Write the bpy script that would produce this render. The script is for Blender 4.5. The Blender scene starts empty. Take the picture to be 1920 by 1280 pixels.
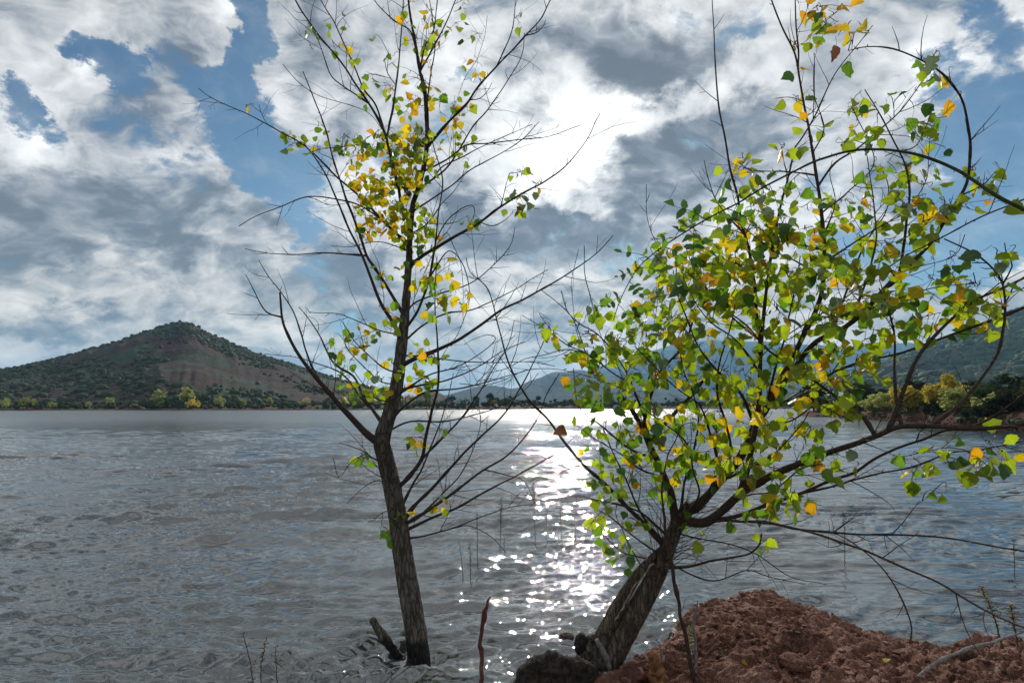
import bpy, math, random
import numpy as np
from mathutils import Vector, Matrix, kdtree

scene = bpy.context.scene
COL = scene.collection
rnd = random.Random(7)
rng = np.random.default_rng(7)

# ---------------------------------------------------------------- camera
FPX = 1067.0                       # focal length in pixels of the 1920 px wide photograph
PITCH = math.atan(120.0 / FPX)     # the true horizon stands at y = 760
EYE = 1.7
cam_data = bpy.data.cameras.new("camera")
cam_data.sensor_width = 36.0
cam_data.lens = 36.0 * FPX / 1920.0
cam_data.clip_start = 0.05
cam_data.clip_end = 30000.0
cam = bpy.data.objects.new("camera", cam_data)
COL.objects.link(cam)
cam.location = (0, 0, EYE)
cam.rotation_euler = (math.radians(90) + PITCH, 0, 0)
scene.camera = cam

def ray(px, py):
    x = (px - 960.0) / FPX
    y = (640.0 - py) / FPX
    c, s = math.cos(PITCH), math.sin(PITCH)
    return Vector((x, c - y * s, s + y * c))

def at(px, py, Y):
    """the point of the place seen at a photograph pixel, Y metres in front of the eye"""
    d = ray(px, py)
    return Vector((0, 0, EYE)) + d * (Y / d.y)

def ground(px, py, z=0.0):
    d = ray(px, py)
    t = (z - EYE) / d.z
    return Vector((0, 0, EYE)) + d * t

def project(p):
    c, s = math.cos(PITCH), math.sin(PITCH)
    x, y, z = p[0], p[1], p[2] - EYE
    f = y * c + z * s
    u = -y * s + z * c
    f = f if abs(f) > 1e-6 else 1e-6
    return 960.0 + FPX * x / f, 640.0 - FPX * u / f, f

# ---------------------------------------------------------------- render settings
scene.view_settings.view_transform = 'Standard'
scene.view_settings.look = 'None'
scene.view_settings.gamma = 1.0
scene.view_settings.use_curve_mapping = False
scene.view_settings.exposure = 0.46
scene.render.engine = 'CYCLES'
cy = scene.cycles
cy.use_denoising = True
cy.max_bounces = 7
cy.diffuse_bounces = 3
cy.glossy_bounces = 3
cy.transmission_bounces = 4
cy.transparent_max_bounces = 8
cy.volume_bounces = 1
cy.sample_clamp_indirect = 4.0
cy.sample_clamp_direct = 0.0

# ---------------------------------------------------------------- sun and sky
sun_dir = ray(1075, 285).normalized()
SUN_EL = math.asin(sun_dir.z)
SUN_AZ = math.atan2(sun_dir.x, sun_dir.y)
sun_data = bpy.data.lights.new("sun", 'SUN')
sun_data.energy = 2.4
sun_data.angle = math.radians(0.6)
sun_data.color = (1.0, 0.93, 0.82)
sun = bpy.data.objects.new("sun", sun_data)
COL.objects.link(sun)
sun.rotation_euler = (-sun_dir).to_track_quat('-Z', 'Y').to_euler()

class NG:
    """small helper for writing node graphs"""
    def __init__(self, tree):
        self.t = tree
        self.n = tree.nodes
        self.l = tree.links
    def new(self, kind, **kw):
        nd = self.n.new(kind)
        for k, v in kw.items():
            setattr(nd, k, v)
        return nd
    def put(self, sock, v):
        if hasattr(v, 'is_output'):
            self.l.new(v, sock)
        elif v is not None:
            sock.default_value = v
    def m(self, op, a, b=None, c=None, clamp=False):
        nd = self.new('ShaderNodeMath', operation=op, use_clamp=clamp)
        self.put(nd.inputs[0], a)
        if b is not None: self.put(nd.inputs[1], b)
        if c is not None: self.put(nd.inputs[2], c)
        return nd.outputs[0]
    def v(self, op, a, b=None, s=None):
        nd = self.new('ShaderNodeVectorMath', operation=op)
        self.put(nd.inputs[0], a)
        if b is not None: self.put(nd.inputs[1], b)
        if s is not None: self.put(nd.inputs['Scale'], s)
        return nd.outputs['Value' if op in ('LENGTH', 'DOT_PRODUCT', 'DISTANCE') else 'Vector']
    def noise(self, vec, scale, detail=4, rough=0.55, dist=0.0, lac=2.0):
        nd = self.new('ShaderNodeTexNoise')
        nd.inputs['Scale'].default_value = scale
        nd.inputs['Detail'].default_value = detail
        nd.inputs['Roughness'].default_value = rough
        nd.inputs['Distortion'].default_value = dist
        nd.inputs['Lacunarity'].default_value = lac
        if vec is not None: self.l.new(vec, nd.inputs['Vector'])
        return nd
    def ramp(self, f, stops, interp='LINEAR'):
        nd = self.new('ShaderNodeValToRGB')
        cr = nd.color_ramp
        cr.interpolation = interp
        cr.elements[0].position, cr.elements[0].color = stops[0][0], tuple(stops[0][1]) + (1,)
        cr.elements[1].position, cr.elements[1].color = stops[-1][0], tuple(stops[-1][1]) + (1,)
        for p, c in stops[1:-1]:
            e = cr.elements.new(p); e.color = tuple(c) + (1,)
        self.put(nd.inputs[0], f)
        return nd.outputs[0]
    def mr(self, x, a, b, c=0.0, d=1.0, smooth=True):
        nd = self.new('ShaderNodeMapRange')
        nd.interpolation_type = 'SMOOTHSTEP' if smooth else 'LINEAR'
        self.put(nd.inputs[0], x)
        for i, q in enumerate((a, b, c, d)): self.put(nd.inputs[1 + i], q)
        return nd.outputs[0]
    def mix(self, f, a, b, blend='MIX'):
        nd = self.new('ShaderNodeMix', data_type='RGBA', blend_type=blend)
        nd.clamp_factor = True
        self.put(nd.inputs[0], f)
        self.put(nd.inputs[6], a if hasattr(a, 'is_output') else tuple(a) + (1,))
        self.put(nd.inputs[7], b if hasattr(b, 'is_output') else tuple(b) + (1,))
        return nd.outputs[2]
    def xyz(self, x, y, z):
        nd = self.new('ShaderNodeCombineXYZ')
        for i, q in enumerate((x, y, z)): self.put(nd.inputs[i], q)
        return nd.outputs[0]
    def sep(self, v):
        nd = self.new('ShaderNodeSeparateXYZ')
        self.l.new(v, nd.inputs[0])
        return nd.outputs

world = bpy.data.worlds.new("World")
scene.world = world
world.use_nodes = True
W = NG(world.node_tree)
W.n.clear()
tc = W.new('ShaderNodeTexCoord')
D = W.v('NORMALIZE', tc.outputs['Generated'])
dx, dy, dz = W.sep(D)
sky = W.new('ShaderNodeTexSky', sky_type='NISHITA')
sky.sun_disc = False
sky.sun_elevation = SUN_EL
sky.sun_rotation = SUN_AZ
sky.air_density = 1.0
sky.dust_density = 0.6
sky.ozone_density = 1.6
SKY_STRENGTH = 0.1
# cloud deck: a flat layer seen in perspective
zc = W.m('ADD', W.m('MAXIMUM', dz, 0.0), 0.50)
P = W.xyz(W.m('DIVIDE', dx, zc), W.m('DIVIDE', dy, zc), 0.0)
az = W.m('ARCTAN2', dx, dy)
el = W.m('ARCSINE', dz)
AE = W.xyz(az, el, 0.0)
warp = W.noise(W.xyz(az, W.m('MULTIPLY', el, 1.5), 0.0), 7.0, 9, 0.66).outputs['Color']
warp2 = W.v('SCALE', W.v('SUBTRACT', warp, (0.5, 0.5, 0.5)), None, 0.22)
AEw = W.v('ADD', AE, warp2)

def blobs(lst):
    tot = None
    for (px, py, rx, ry, rot, w) in lst:
        d = ray(px, py)
        r2 = ray(px + 10, py); r3 = ray(px, py - 10)
        def ae(q):
            q = q.normalized(); return math.atan2(q.x, q.y), math.asin(q.z)
        a0, e0 = ae(d); a1, _ = ae(r2); _, e1 = ae(r3)
        sx = abs(a1 - a0) / 10 * rx; sy = abs(e1 - e0) / 10 * ry
        mp = W.new('ShaderNodeMapping', vector_type='TEXTURE')
        mp.inputs['Location'].default_value = (a0, e0, 0)
        mp.inputs['Rotation'].default_value = (0, 0, math.radians(rot))
        mp.inputs['Scale'].default_value = (sx, sy, 1)
        W.l.new(AEw, mp.inputs['Vector'])
        ln = W.v('LENGTH', mp.outputs[0])
        g = W.mr(ln, 1.35, 0.25, 0.0, w)
        tot = g if tot is None else W.m('ADD', tot, g)
    return tot

# openings in the cloud (x, y, rx, ry, tilt, weight) as seen in the photograph
gaps = blobs([
    (205, 120, 95, 45, -8, 1.0), (50, 200, 90, 42, -25, .9), (465, 85, 42, 120, -12, 1.0), (425, 180, 60, 70, 0, .9),
    (480, 290, 150, 75, -38, 1.05), (330, 300, 80, 40, -30, .5), (530, 385, 90, 50, -20, .5),
    (868, 128, 40, 26, 30, .8), (845, 235, 55, 45, 20, .7), (760, 300, 80, 50, 0, .55),
    (1870, 300, 140, 210, 0, 1.0), (1740, 130, 70, 45, -30, .7), (1900, 60, 90, 80, 0, .7),
    (1800, 440, 170, 90, 0, .8), (1560, 430, 130, 110, 0, .6), (1290, 20, 50, 25, 0, .4), (1400, 40, 60, 30, 0, .45),
    (1120, 500, 110, 35, 10, .4), (600, 330, 80, 50, -20, .6), (740, 690, 400, 25, 0, .15), (1700,560,140,40,0,.3)])
dark = blobs([
    (170, 375, 230, 75, -4, .30), (400, 350, 150, 60, -10, .22), (420, 450, 150, 55, 10, .22), (110, 608, 110, 40, 3, .34),
    (270, 495, 90, 30, 10, .15), (620, 520, 110, 50, 20, .26), (880, 415, 110, 70, 0, .30), (1050, 455, 150, 38, 6, .30),
    (1250, 300, 190, 75, 12, .34), (1150, 90, 150, 70, -20, .22), (1190, 150, 90, 60, 0, .25), (1020, 160, 90, 80, 0, .16),
    (630, 110, 110, 130, 20, .17), (980, 610, 110, 45, 5, .25), (1310, 80, 120, 50, 20, .16), (1200, 400, 140, 30, 10, .16),
    (1400, 250, 110, 60, 0, .22), (70, 60, 120, 40, 0, .05), (1680, 330, 120, 60, 0, .1), (960, 240, 90, 50, 30, .26), (930, 120, 60, 60, 0, .14), (1010, 420, 60, 30, 0, .2),
    (60,440,140,40,0,.2), (720, 480, 110, 26, 8, .16), (500, 590, 160, 22, 0, .12), (1180, 480, 60, 26, 0, .2), (330,560,120,30,0,.1), (1060,560,80,30,0,.14), (830,340,70,40,0,.14)])
light = blobs([
    (1075, 290, 60, 80, 35, .45), (1150, 235, 120, 36, 25, .4), (990, 370, 100, 40, 40, .45), (1110, 390, 90, 28, 0, .45),
    (60, 260, 120, 50, -15, .30), (420, 290, 120, 60, -30, .32), (430, 30, 60, 40, 0, .2), (560, 200, 100, 60, 0, .22),
    (880, 70, 90, 90, 0, .28), (1250, 180, 100, 30, 20, .22), (1390, 130, 160, 60, 30, .20), (120, 120, 140, 60, 0, .12),
    (490, 390, 100, 60, -20, .22), (540, 460, 80, 40, 0, .2), (900, 520, 160, 40, 10, .16), (1000, 40, 110, 40, 0, .16),
    (1900, 480, 60, 30, 0, .3), (30, 650, 60, 30, 0, .2), (650, 660, 300, 60, 0, .06), (1130, 330, 60, 60, 0, .5)])
pz = W.m('ADD', W.m('MAXIMUM', dz, 0.0), 0.75)
P = W.xyz(W.m('DIVIDE', dx, pz), W.m('DIVIDE', W.m('MULTIPLY', dy, 1.25), pz), W.m('MULTIPLY', dz, 0.9))
wl = W.v('SCALE', W.v('SUBTRACT', W.noise(P, 3.0, 4, 0.6).outputs['Color'], (0.5, 0.5, 0.5)), None, 0.22)
P = W.v('ADD', P, wl)
shift = Vector((sun_dir.x / (sun_dir.z + .75), sun_dir.y * 1.25 / (sun_dir.z + .75), sun_dir.z * .9))
# towards the sun: the side of each heap that is lit
toS = W.v('NORMALIZE', W.v('SUBTRACT', tuple(shift), P))
P2 = W.v('ADD', P, W.v('SCALE', toS, None, 0.028))
nA = W.noise(P, 3.6, 11, 0.57, 0.0).outputs['Fac']
nB = W.noise(P2, 3.6, 11, 0.57, 0.0).outputs['Fac']
nF = W.noise(P, 13.0, 9, 0.62, 0.0).outputs['Fac']
emb = W.m('SUBTRACT', nA, nB)
a0 = W.m('MULTIPLY', W.m('SUBTRACT', nA, 0.5), 1.0)
f0 = W.m('SUBTRACT', nF, 0.5)
cover = W.m('ADD', W.m('MULTIPLY', a0, 3.0), 0.72)
cover = W.m('ADD', cover, W.m('MULTIPLY', f0, 1.3))
cover = W.m('SUBTRACT', cover, W.m('MULTIPLY', gaps, 1.05))
cover = W.m('ADD', cover, W.m('MULTIPLY', W.m('ADD', dark, light), 0.2))
alpha = W.mr(cover, -0.05, 0.50)
haze_low = W.mr(dz, 0.16, 0.0, 0.0, 0.75)
alpha = W.m('MAXIMUM', alpha, haze_low)
sunv = W.m('MAXIMUM', W.v('DOT_PRODUCT', D, tuple(sun_dir)), 0.0)
glow = W.m('POWER', sunv, 30.0)
glow2 = W.m('POWER', sunv, 300.0)
# lit heaps against shaded undersides, with ragged borders between the two
nL = W.noise(P, 1.7, 3, 0.5, 0.0).outputs['Fac']
e = W.m('ADD', 0.58, W.m('MULTIPLY', a0, 3.7))
e = W.m('ADD', e, W.m('MULTIPLY', W.m('SUBTRACT', nL, 0.5), 1.2))
e = W.m('ADD', e, W.m('MULTIPLY', f0, 0.9))
e = W.m('SUBTRACT', e, W.m('MULTIPLY', dark, 2.6))
e = W.m('ADD', e, W.m('MULTIPLY', light, 0.9))
b = W.mr(e, -0.30, 1.30, 0.14, 0.60)
b = W.m('ADD', b, W.m('MULTIPLY', emb, 2.3))
b = W.m('ADD', b, W.m('MULTIPLY', W.m('SUBTRACT', 1.0, W.m('ABSOLUTE', W.m('SUBTRACT', W.m('MULTIPLY', cover, 2.2), 1.0), None, None, True)), 0.06))
b = W.m('ADD', b, W.m('MULTIPLY', f0, 0.28))
b = W.m('ADD', b, W.m('MULTIPLY', W.m('MULTIPLY', W.mr(e, 0.35, 1.3), light), 0.2))
b = W.m('ADD', b, W.m('MULTIPLY', W.m('MULTIPLY', glow, W.mr(e, -0.1, 1.0)), 0.12))
b = W.m('ADD', b, W.m('MULTIPLY', W.m('MULTIPLY', glow2, W.mr(e, 0.1, 1.2)), 0.45))
b = W.m('SMOOTH_MAX', b, 0.13, 0.12)
tint = W.ramp(b, [(0.0, (0.80, 0.96, 1.20)), (0.24, (0.90, 0.97, 1.08)), (0.45, (0.99, 1.0, 1.01)), (1.0, (1.0, 1.0, 0.98))])
tint = W.mix(W.mr(dz, 0.35, 0.03), tint, (1.10, 1.0, 0.86), 'MULTIPLY')
cloudcol = W.v('SCALE', tint, None, W.m('MULTIPLY', b, 1.0 / SKY_STRENGTH))
skycol = W.v('MULTIPLY', sky.outputs[0], (0.27, 0.40, 0.47))
# thin veil keeps the openings from being clean blue
skycol = W.mix(W.m('MULTIPLY', W.mr(nF, 0.35, 0.75), 0.22), skycol, cloudcol)
mixc = W.mix(alpha, skycol, cloudcol)
bg = W.new('ShaderNodeBackground')
W.l.new(mixc, bg.inputs['Color'])
bg.inputs['Strength'].default_value = SKY_STRENGTH
wo = W.new('ShaderNodeOutputWorld')
W.l.new(bg.outputs[0], wo.inputs['Surface'])
world.cycles.sampling_method = 'MANUAL'
world.cycles.sample_map_resolution = 512

# ---------------------------------------------------------------- helpers: noise, meshes, tubes
_perm = np.random.default_rng(11).random((64, 64, 64)).astype(np.float32)
def vnoise(x, y, z=0.0):
    x = np.asarray(x, float); y = np.asarray(y, float); z = np.asarray(z, float) + x * 0
    xi = np.floor(x).astype(int); yi = np.floor(y).astype(int); zi = np.floor(z).astype(int)
    fx, fy, fz = x - xi, y - yi, z - zi
    fx = fx * fx * (3 - 2 * fx); fy = fy * fy * (3 - 2 * fy); fz = fz * fz * (3 - 2 * fz)
    def g(a, b_, c): return _perm[(xi + a) & 63, (yi + b_) & 63, (zi + c) & 63]
    r0 = (g(0,0,0)*(1-fx)+g(1,0,0)*fx)*(1-fy)+(g(0,1,0)*(1-fx)+g(1,1,0)*fx)*fy
    r1 = (g(0,0,1)*(1-fx)+g(1,0,1)*fx)*(1-fy)+(g(0,1,1)*(1-fx)+g(1,1,1)*fx)*fy
    return (r0 * (1 - fz) + r1 * fz) * 2 - 1
def fbm(x, y, z=0.0, o=5, gain=0.5):
    s = 0; a = 1.0; n = 0
    for i in range(o):
        s = s + a * vnoise(x, y, z + i * 7.3 if np.isscalar(z) else z + i * 7.3); n += a
        x = x * 2.03 + 5.1; y = y * 2.03 + 1.7; z = z * 2.03; a *= gain
    return s / n
def ridged(x, y, z=0.0, o=5, gain=0.5):
    s = 0; a = 1.0; n = 0
    for i in range(o):
        s = s + a * (1 - 2 * np.abs(vnoise(x, y, z + i * 3.1))); n += a
        x = x * 2.07 + 3.3; y = y * 2.07 + 8.1; a *= gain
    return s / n

def make_mesh(name, V, F, mats, smooth=True, fmat=None, uv=None):
    """V (n,3); F list of index arrays, each (k,3) or (k,4)"""
    me = bpy.data.meshes.new(name)
    V = np.asarray(V, np.float32)
    F = [np.asarray(f, np.int32) for f in F if len(f)]
    me.vertices.add(len(V)); me.vertices.foreach_set('co', V.ravel())
    tot = np.concatenate([np.full(len(f), f.shape[1], np.int32) for f in F])
    loops = np.concatenate([f.ravel() for f in F])
    start = np.concatenate([[0], np.cumsum(tot)[:-1]]).astype(np.int32)
    me.loops.add(len(loops)); me.loops.foreach_set('vertex_index', loops)
    me.polygons.add(len(tot)); me.polygons.foreach_set('loop_start', start)
    me.update(calc_edges=True)
    me.polygons.foreach_set('use_smooth', np.full(len(tot), smooth))
    for m_ in (mats if isinstance(mats, (list, tuple)) else [mats]): me.materials.append(m_)
    if fmat is not None: me.polygons.foreach_set('material_index', np.asarray(fmat, np.int32))
    if uv is not None:
        lay = me.uv_layers.new(name='UVMap')
        lay.data.foreach_set('uv', np.asarray(uv, np.float32)[loops].ravel())
    me.validate()
    return me

def link(name, me, parent=None, loc=None):
    o = bpy.data.objects.new(name, me)
    COL.objects.link(o)
    if parent is not None: o.parent = parent
    if loc is not None: o.location = loc
    return o

def tag(o, label=None, cat=None, group=None, kind=None):
    if label: o['label'] = label
    if cat: o['category'] = cat
    if group: o['group'] = group
    if kind: o['kind'] = kind
    return o

def empty(name, loc, label=None, cat=None, group=None):
    o = bpy.data.objects.new(name, None)
    o.empty_display_size = 0.1
    COL.objects.link(o); o.location = loc
    return tag(o, label, cat, group)

def grid_faces(nu, nv):
    i = np.arange(nu - 1)[:, None] * nv + np.arange(nv - 1)[None, :]
    return np.stack([i, i + nv, i + nv + 1, i + 1], -1).reshape(-1, 4)

class Acc:
    """collects tubes and pieces, then becomes one mesh"""
    def __init__(s): s.V = []; s.Q = []; s.T = []; s.n = 0; s.mq = []; s.mt = []
    def add(s, V, Q=None, T=None, mi=0):
        V = np.asarray(V, float)
        s.V.append(V)
        if Q is not None and len(Q): s.Q.append(np.asarray(Q) + s.n); s.mq.append(np.full(len(Q), mi))
        if T is not None and len(T): s.T.append(np.asarray(T) + s.n); s.mt.append(np.full(len(T), mi))
        s.n += len(V)
    def mesh(s, name, mats, smooth=True, origin=None):
        V = np.concatenate(s.V)
        if origin is not None: V = V - np.array(origin)[None]
        F = []; fm = []
        if s.Q: F.append(np.concatenate(s.Q)); fm.append(np.concatenate(s.mq))
        if s.T: F.append(np.concatenate(s.T)); fm.append(np.concatenate(s.mt))
        return make_mesh(name, V, F, mats, smooth, np.concatenate(fm))
    def build(s, name, mats, parent=None, smooth=True, origin=None):
        if not s.V: return None
        return link(name, s.mesh(name, mats, smooth, origin), parent)

def catmull(P, step):
    P = np.asarray(P, float)
    if len(P) < 3:
        n = max(2, int(np.linalg.norm(P[-1] - P[0]) / step) + 1)
        return P[0] + (P[-1] - P[0]) * np.linspace(0, 1, n)[:, None]
    Q = np.vstack([2 * P[0] - P[1], P, 2 * P[-1] - P[-2]])
    out = []
    for i in range(1, len(Q) - 2):
        n = max(1, int(np.linalg.norm(Q[i + 1] - Q[i]) / step))
        t = np.arange(n)[:, None] / n
        out.append(0.5 * (2 * Q[i] + (Q[i + 1] - Q[i - 1]) * t + (2 * Q[i - 1] - 5 * Q[i] + 4 * Q[i + 1] - Q[i + 2]) * t ** 2
                          + (3 * Q[i] - Q[i - 1] - 3 * Q[i + 1] + Q[i + 2]) * t ** 3))
    out.append(P[-1:])
    return np.vstack(out)

def tube(acc, P, R, sides=6, mi=0, rough=0.0, seed=0.0, cap=True):
    P = np.asarray(P, float); n = len(P)
    R = np.broadcast_to(np.asarray(R, float), (n,))
    T = np.gradient(P, axis=0); T /= np.linalg.norm(T, axis=1)[:, None] + 1e-9
    a = np.array([0, 0, 1.0]) if abs(T[0][2]) < 0.9 else np.array([1.0, 0, 0])
    N = np.empty_like(T); v = np.cross(T[0], a); v /= np.linalg.norm(v); N[0] = v
    for i in range(1, n):
        v = v - T[i] * np.dot(v, T[i]); v /= np.linalg.norm(v) + 1e-9; N[i] = v
    B = np.cross(T, N)
    ang = np.arange(sides) * 2 * math.pi / sides
    rr = R[:, None] * np.ones(sides)[None]
    if rough:
        rr = rr * (1 + rough * vnoise(np.cos(ang)[None] * 1.5 + seed, np.sin(ang)[None] * 1.5, np.arange(n)[:, None] * 0.35))
    V = P[:, None] + (N[:, None] * np.cos(ang)[None, :, None] + B[:, None] * np.sin(ang)[None, :, None]) * rr[..., None]
    V = V.reshape(-1, 3)
    i = np.arange(n - 1)[:, None] * sides; j = np.arange(sides)[None]; k = (j + 1) % sides
    Q = np.stack([i + j, i + k, i + sides + k, i + sides + j], -1).reshape(-1, 4)
    T3 = []
    if cap:
        V = np.vstack([V, P[-1] + T[-1] * R[-1] * 0.6, P[0] - T[0] * R[0] * .3]); c = n * sides
        e = (n - 1) * sides
        T3 = [(e + q, e + (q + 1) % sides, c) for q in range(sides)] + [((q + 1) % sides, q, c + 1) for q in range(sides)]
    acc.add(V, Q, T3, mi)

def mat(name):
    m_ = bpy.data.materials.new(name); m_.use_nodes = True
    g = NG(m_.node_tree)
    bs = m_.node_tree.nodes['Principled BSDF']
    return m_, g, bs
def objc(g): return g.new('ShaderNodeTexCoord').outputs['Object']
def posc(g): return g.new('ShaderNodeNewGeometry').outputs['Position']
def bump(g, bs, h, strength, dist, normal=None):
    bp = g.new('ShaderNodeBump'); bp.inputs['Strength'].default_value = strength; bp.inputs['Distance'].default_value = dist
    g.put(bp.inputs['Height'], h)
    if normal is not None: g.l.new(normal, bp.inputs['Normal'])
    if bs is not None: g.l.new(bp.outputs[0], bs.inputs['Normal'])
    return bp.outputs[0]
# ---------------------------------------------------------------- lake
def water_material():
    m_, g, bs = mat("lake_water")
    p = posc(g)
    bs.inputs['Base Color'].default_value = (0.055, 0.06, 0.055, 1)
    bs.inputs['Roughness'].default_value = 0.02
    bs.inputs['IOR'].default_value = 2.4
    # silt showing near the bank
    mud = g.mix(g.mr(g.noise(p, 0.35, 3).outputs['Fac'], 0.4, 0.7), (0.034, 0.046, 0.046), (0.056, 0.054, 0.045))
    g.l.new(mud, bs.inputs['Base Color'])
    st = g.v('MULTIPLY', p, (1.0, 1.9, 1.0))
    n1 = g.noise(st, 3.0, 5, 0.6, 0.6).outputs['Fac']
    n2 = g.noise(st, 9.0, 4, 0.55, 0.4).outputs['Fac']
    patch = g.mr(g.noise(g.v('MULTIPLY', p, (0.10, 0.22, 1)), 1.0, 3, 0.5, 0.5).outputs['Fac'], 0.35, 0.65, 0.35, 1.5)
    sx = g.sep(p)
    calm = g.mr(sx[0], 0.5, 3.5, 1.0, 0.6)
    h = g.m('ADD', g.m('MULTIPLY', n1, 0.55), g.m('MULTIPLY', n2, 0.22))
    h = g.m('MULTIPLY', g.m('MULTIPLY', h, patch), g.m('MULTIPLY', calm, g.m('ADD', g.mr(sx[1], 5.0, 30.0, 0.12, 0.55), g.mr(sx[1], 40.0, 140.0, 0.0, 2.2))))
    # waves too small to see one by one far out blur the mirror
    g.l.new(g.mr(sx[1], 10.0, 90.0, 0.02, 0.27), bs.inputs['Roughness'])
    bump(g, bs, h, 1.0, 0.07)
    return m_
M_water = water_material()

def build_water():
    Y = [1.2]
    while Y[-1] < 1400:
        y = Y[-1]; Y.append(y + 0.0026 * max(y, 1.0) ** 1.25 + (0 if y < 40 else 0.06 * (y - 40)))
    Y = np.array(Y)
    nx = 760
    t = np.linspace(-1, 1, nx); t = 1.15 * t + 0.25 * t ** 5
    X = (Y[:, None] + 1.0) * t[None]
    YY = Y[:, None] + X * 0
    r = np.random.default_rng(5)
    H = np.zeros_like(X)
    wx = X + 0.5 * vnoise(X * .35, YY * .35); wy = YY + 0.5 * vnoise(X * .35 + 9, YY * .35)
    cell = np.maximum(np.gradient(Y)[:, None] + X * 0, 1e-3)
    for i in range(70):
        lam = 0.12 * (1.5 / 0.12) ** r.random()
        th = math.radians(98) + r.normal(0, 0.40 if lam < .28 else .30)
        k = 2 * math.pi / lam
        amp = 0.0125 * lam ** 0.86 * (0.4 + r.random()) * (2.3 if lam < .32 else 1.15)
        ph = r.random() * 6.28
        fade = np.clip(1.6 - cell * 3.2 / lam, 0, 1) * np.clip((120 - YY) / 80, 0, 1)
        env = 0.6 + 0.7 * vnoise(X * .6 / max(lam, .3) + i * 3, YY * .9 / max(lam, .3) + i)
        arg = k * (wx * math.cos(th) + wy * math.sin(th)) + ph
        w = np.sin(arg + .35 * np.sin(arg)) * .6 + .5 * (1.3 - 2 * np.abs(np.sin(arg * .5)))
        H += amp * env * fade * (w + 0.25 * np.cos(2 * k * (wx * math.cos(th) + wy * math.sin(th)) + 2 * ph))
    patch = 0.72 + 0.75 * vnoise(X * .22 + 3, YY * .33) + .25 * vnoise(X * .7, YY * 1.1)
    patch = np.clip(patch, .5, 1.7)
    side = np.clip((X - 0.9) / 1.2, 0, 1)
    H *= patch * (1 - 0.55 * side)
    # longer chop running down the lake, steeper on one face
    for i in range(26):
        lam = 0.45 * (2.6 / 0.45) ** r.random(); th = math.radians(95) + r.normal(0, 0.16); k = 2 * math.pi / lam
        fade = np.clip(1.8 - cell * 2.6 / lam, 0, 1) * np.clip((YY - 3.5) / 5, 0, 1)
        env = np.clip(.25 + 1.3 * vnoise(X * .45 / lam + i * 5, YY * .5 / lam + i), 0, 2)
        arg = k * (wx * math.cos(th) + wy * math.sin(th)) + r.random() * 6.28
        H += fade * env * .0075 * lam * (np.sin(arg + .45 * np.sin(arg)) + .3 * (1 - 2 * np.abs(np.sin(arg / 2)))) * np.clip(.6 + .9 * vnoise(X * .08 + 7, YY * .1), .15, 1.6) * (1 - .5 * side)
    # long crested ripples in the lee of the bank
    for i in range(22):
        lam = 0.13 * (0.62 / 0.13) ** r.random(); th = math.radians(97) + r.normal(0, 0.09); k = 2 * math.pi / lam
        fade = np.clip(1.6 - cell * 3.0 / lam, 0, 1)
        env = .5 + .8 * vnoise(X * .5 / max(lam, .3) + i * 5, YY * 1.4 / max(lam, .3) + i)
        H += side * fade * env * .012 * lam ** .9 * np.sin(k * (wx * math.cos(th) + wy * math.sin(th)) + r.random() * 6.28)
    V = np.stack([X, YY, H], -1).reshape(-1, 3)
    F = grid_faces(len(Y), nx)[:, ::-1]
    o = link("lake_water", make_mesh("lake_water", V, [F], M_water))
    return tag(o, kind='structure')
build_water()

# ---------------------------------------------------------------- land materials
def hill_material(name, soil, green, green2, vscale, balance, bdist):
    m_, g, bs = mat(name)
    p = posc(g)
    bs.inputs['Roughness'].default_value = 0.95
    bs.inputs['Specular IOR Level'].default_value = 0.1
    n = g.noise(p, vscale, 8, 0.65, 0.4).outputs['Fac']
    n2 = g.noise(p, vscale * 7, 6, 0.7).outputs['Fac']
    n3 = g.noise(p, vscale * 30, 4, 0.7).outputs['Fac']
    gr = g.new('ShaderNodeNewGeometry')
    a = g.m('ADD', n, g.m('MULTIPLY', g.m('SUBTRACT', n2, .5), .45))
    soilc = g.mix(g.mr(n2, .3, .7), soil, tuple(c * 0.55 for c in soil))
    soilc = g.mix(g.mr(n3, .45, .7, 0, .5), soilc, tuple(c * 1.5 for c in soil))
    grc = g.mix(g.mr(n3, .35, .65), green, green2)
    c = g.mix(g.mr(a, balance - .05, balance + .07), soilc, grc)
    g.l.new(c, bs.inputs['Base Color'])
    bump(g, bs, g.m('ADD', g.m('MULTIPLY', n2, 2.0), n3), 0.8, bdist)
    return m_
RED = (0.070, 0.040, 0.036)
M_hill = hill_material("red_hill_soil", RED, (0.026, 0.044, 0.028), (0.065, 0.085, 0.055), 0.014, 0.50, 1.2)
M_far1 = hill_material("far_ridge", (0.035, 0.044, 0.045), (0.012, 0.028, 0.030), (0.020, 0.038, 0.036), 0.006, 0.42, 6)  # bluish soil and green: part of the distance haze is put into the colour
M_forest = hill_material("forest_slope", (0.11, 0.075, 0.055), (0.035, 0.070, 0.028), (0.085, 0.115, 0.045), 0.008, 0.40, 3)
M_shore = hill_material("shore_soil", (0.12, 0.06, 0.045), (0.045, 0.065, 0.03), (0.10, 0.10, 0.05), 0.05, 0.5, .4)

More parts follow.
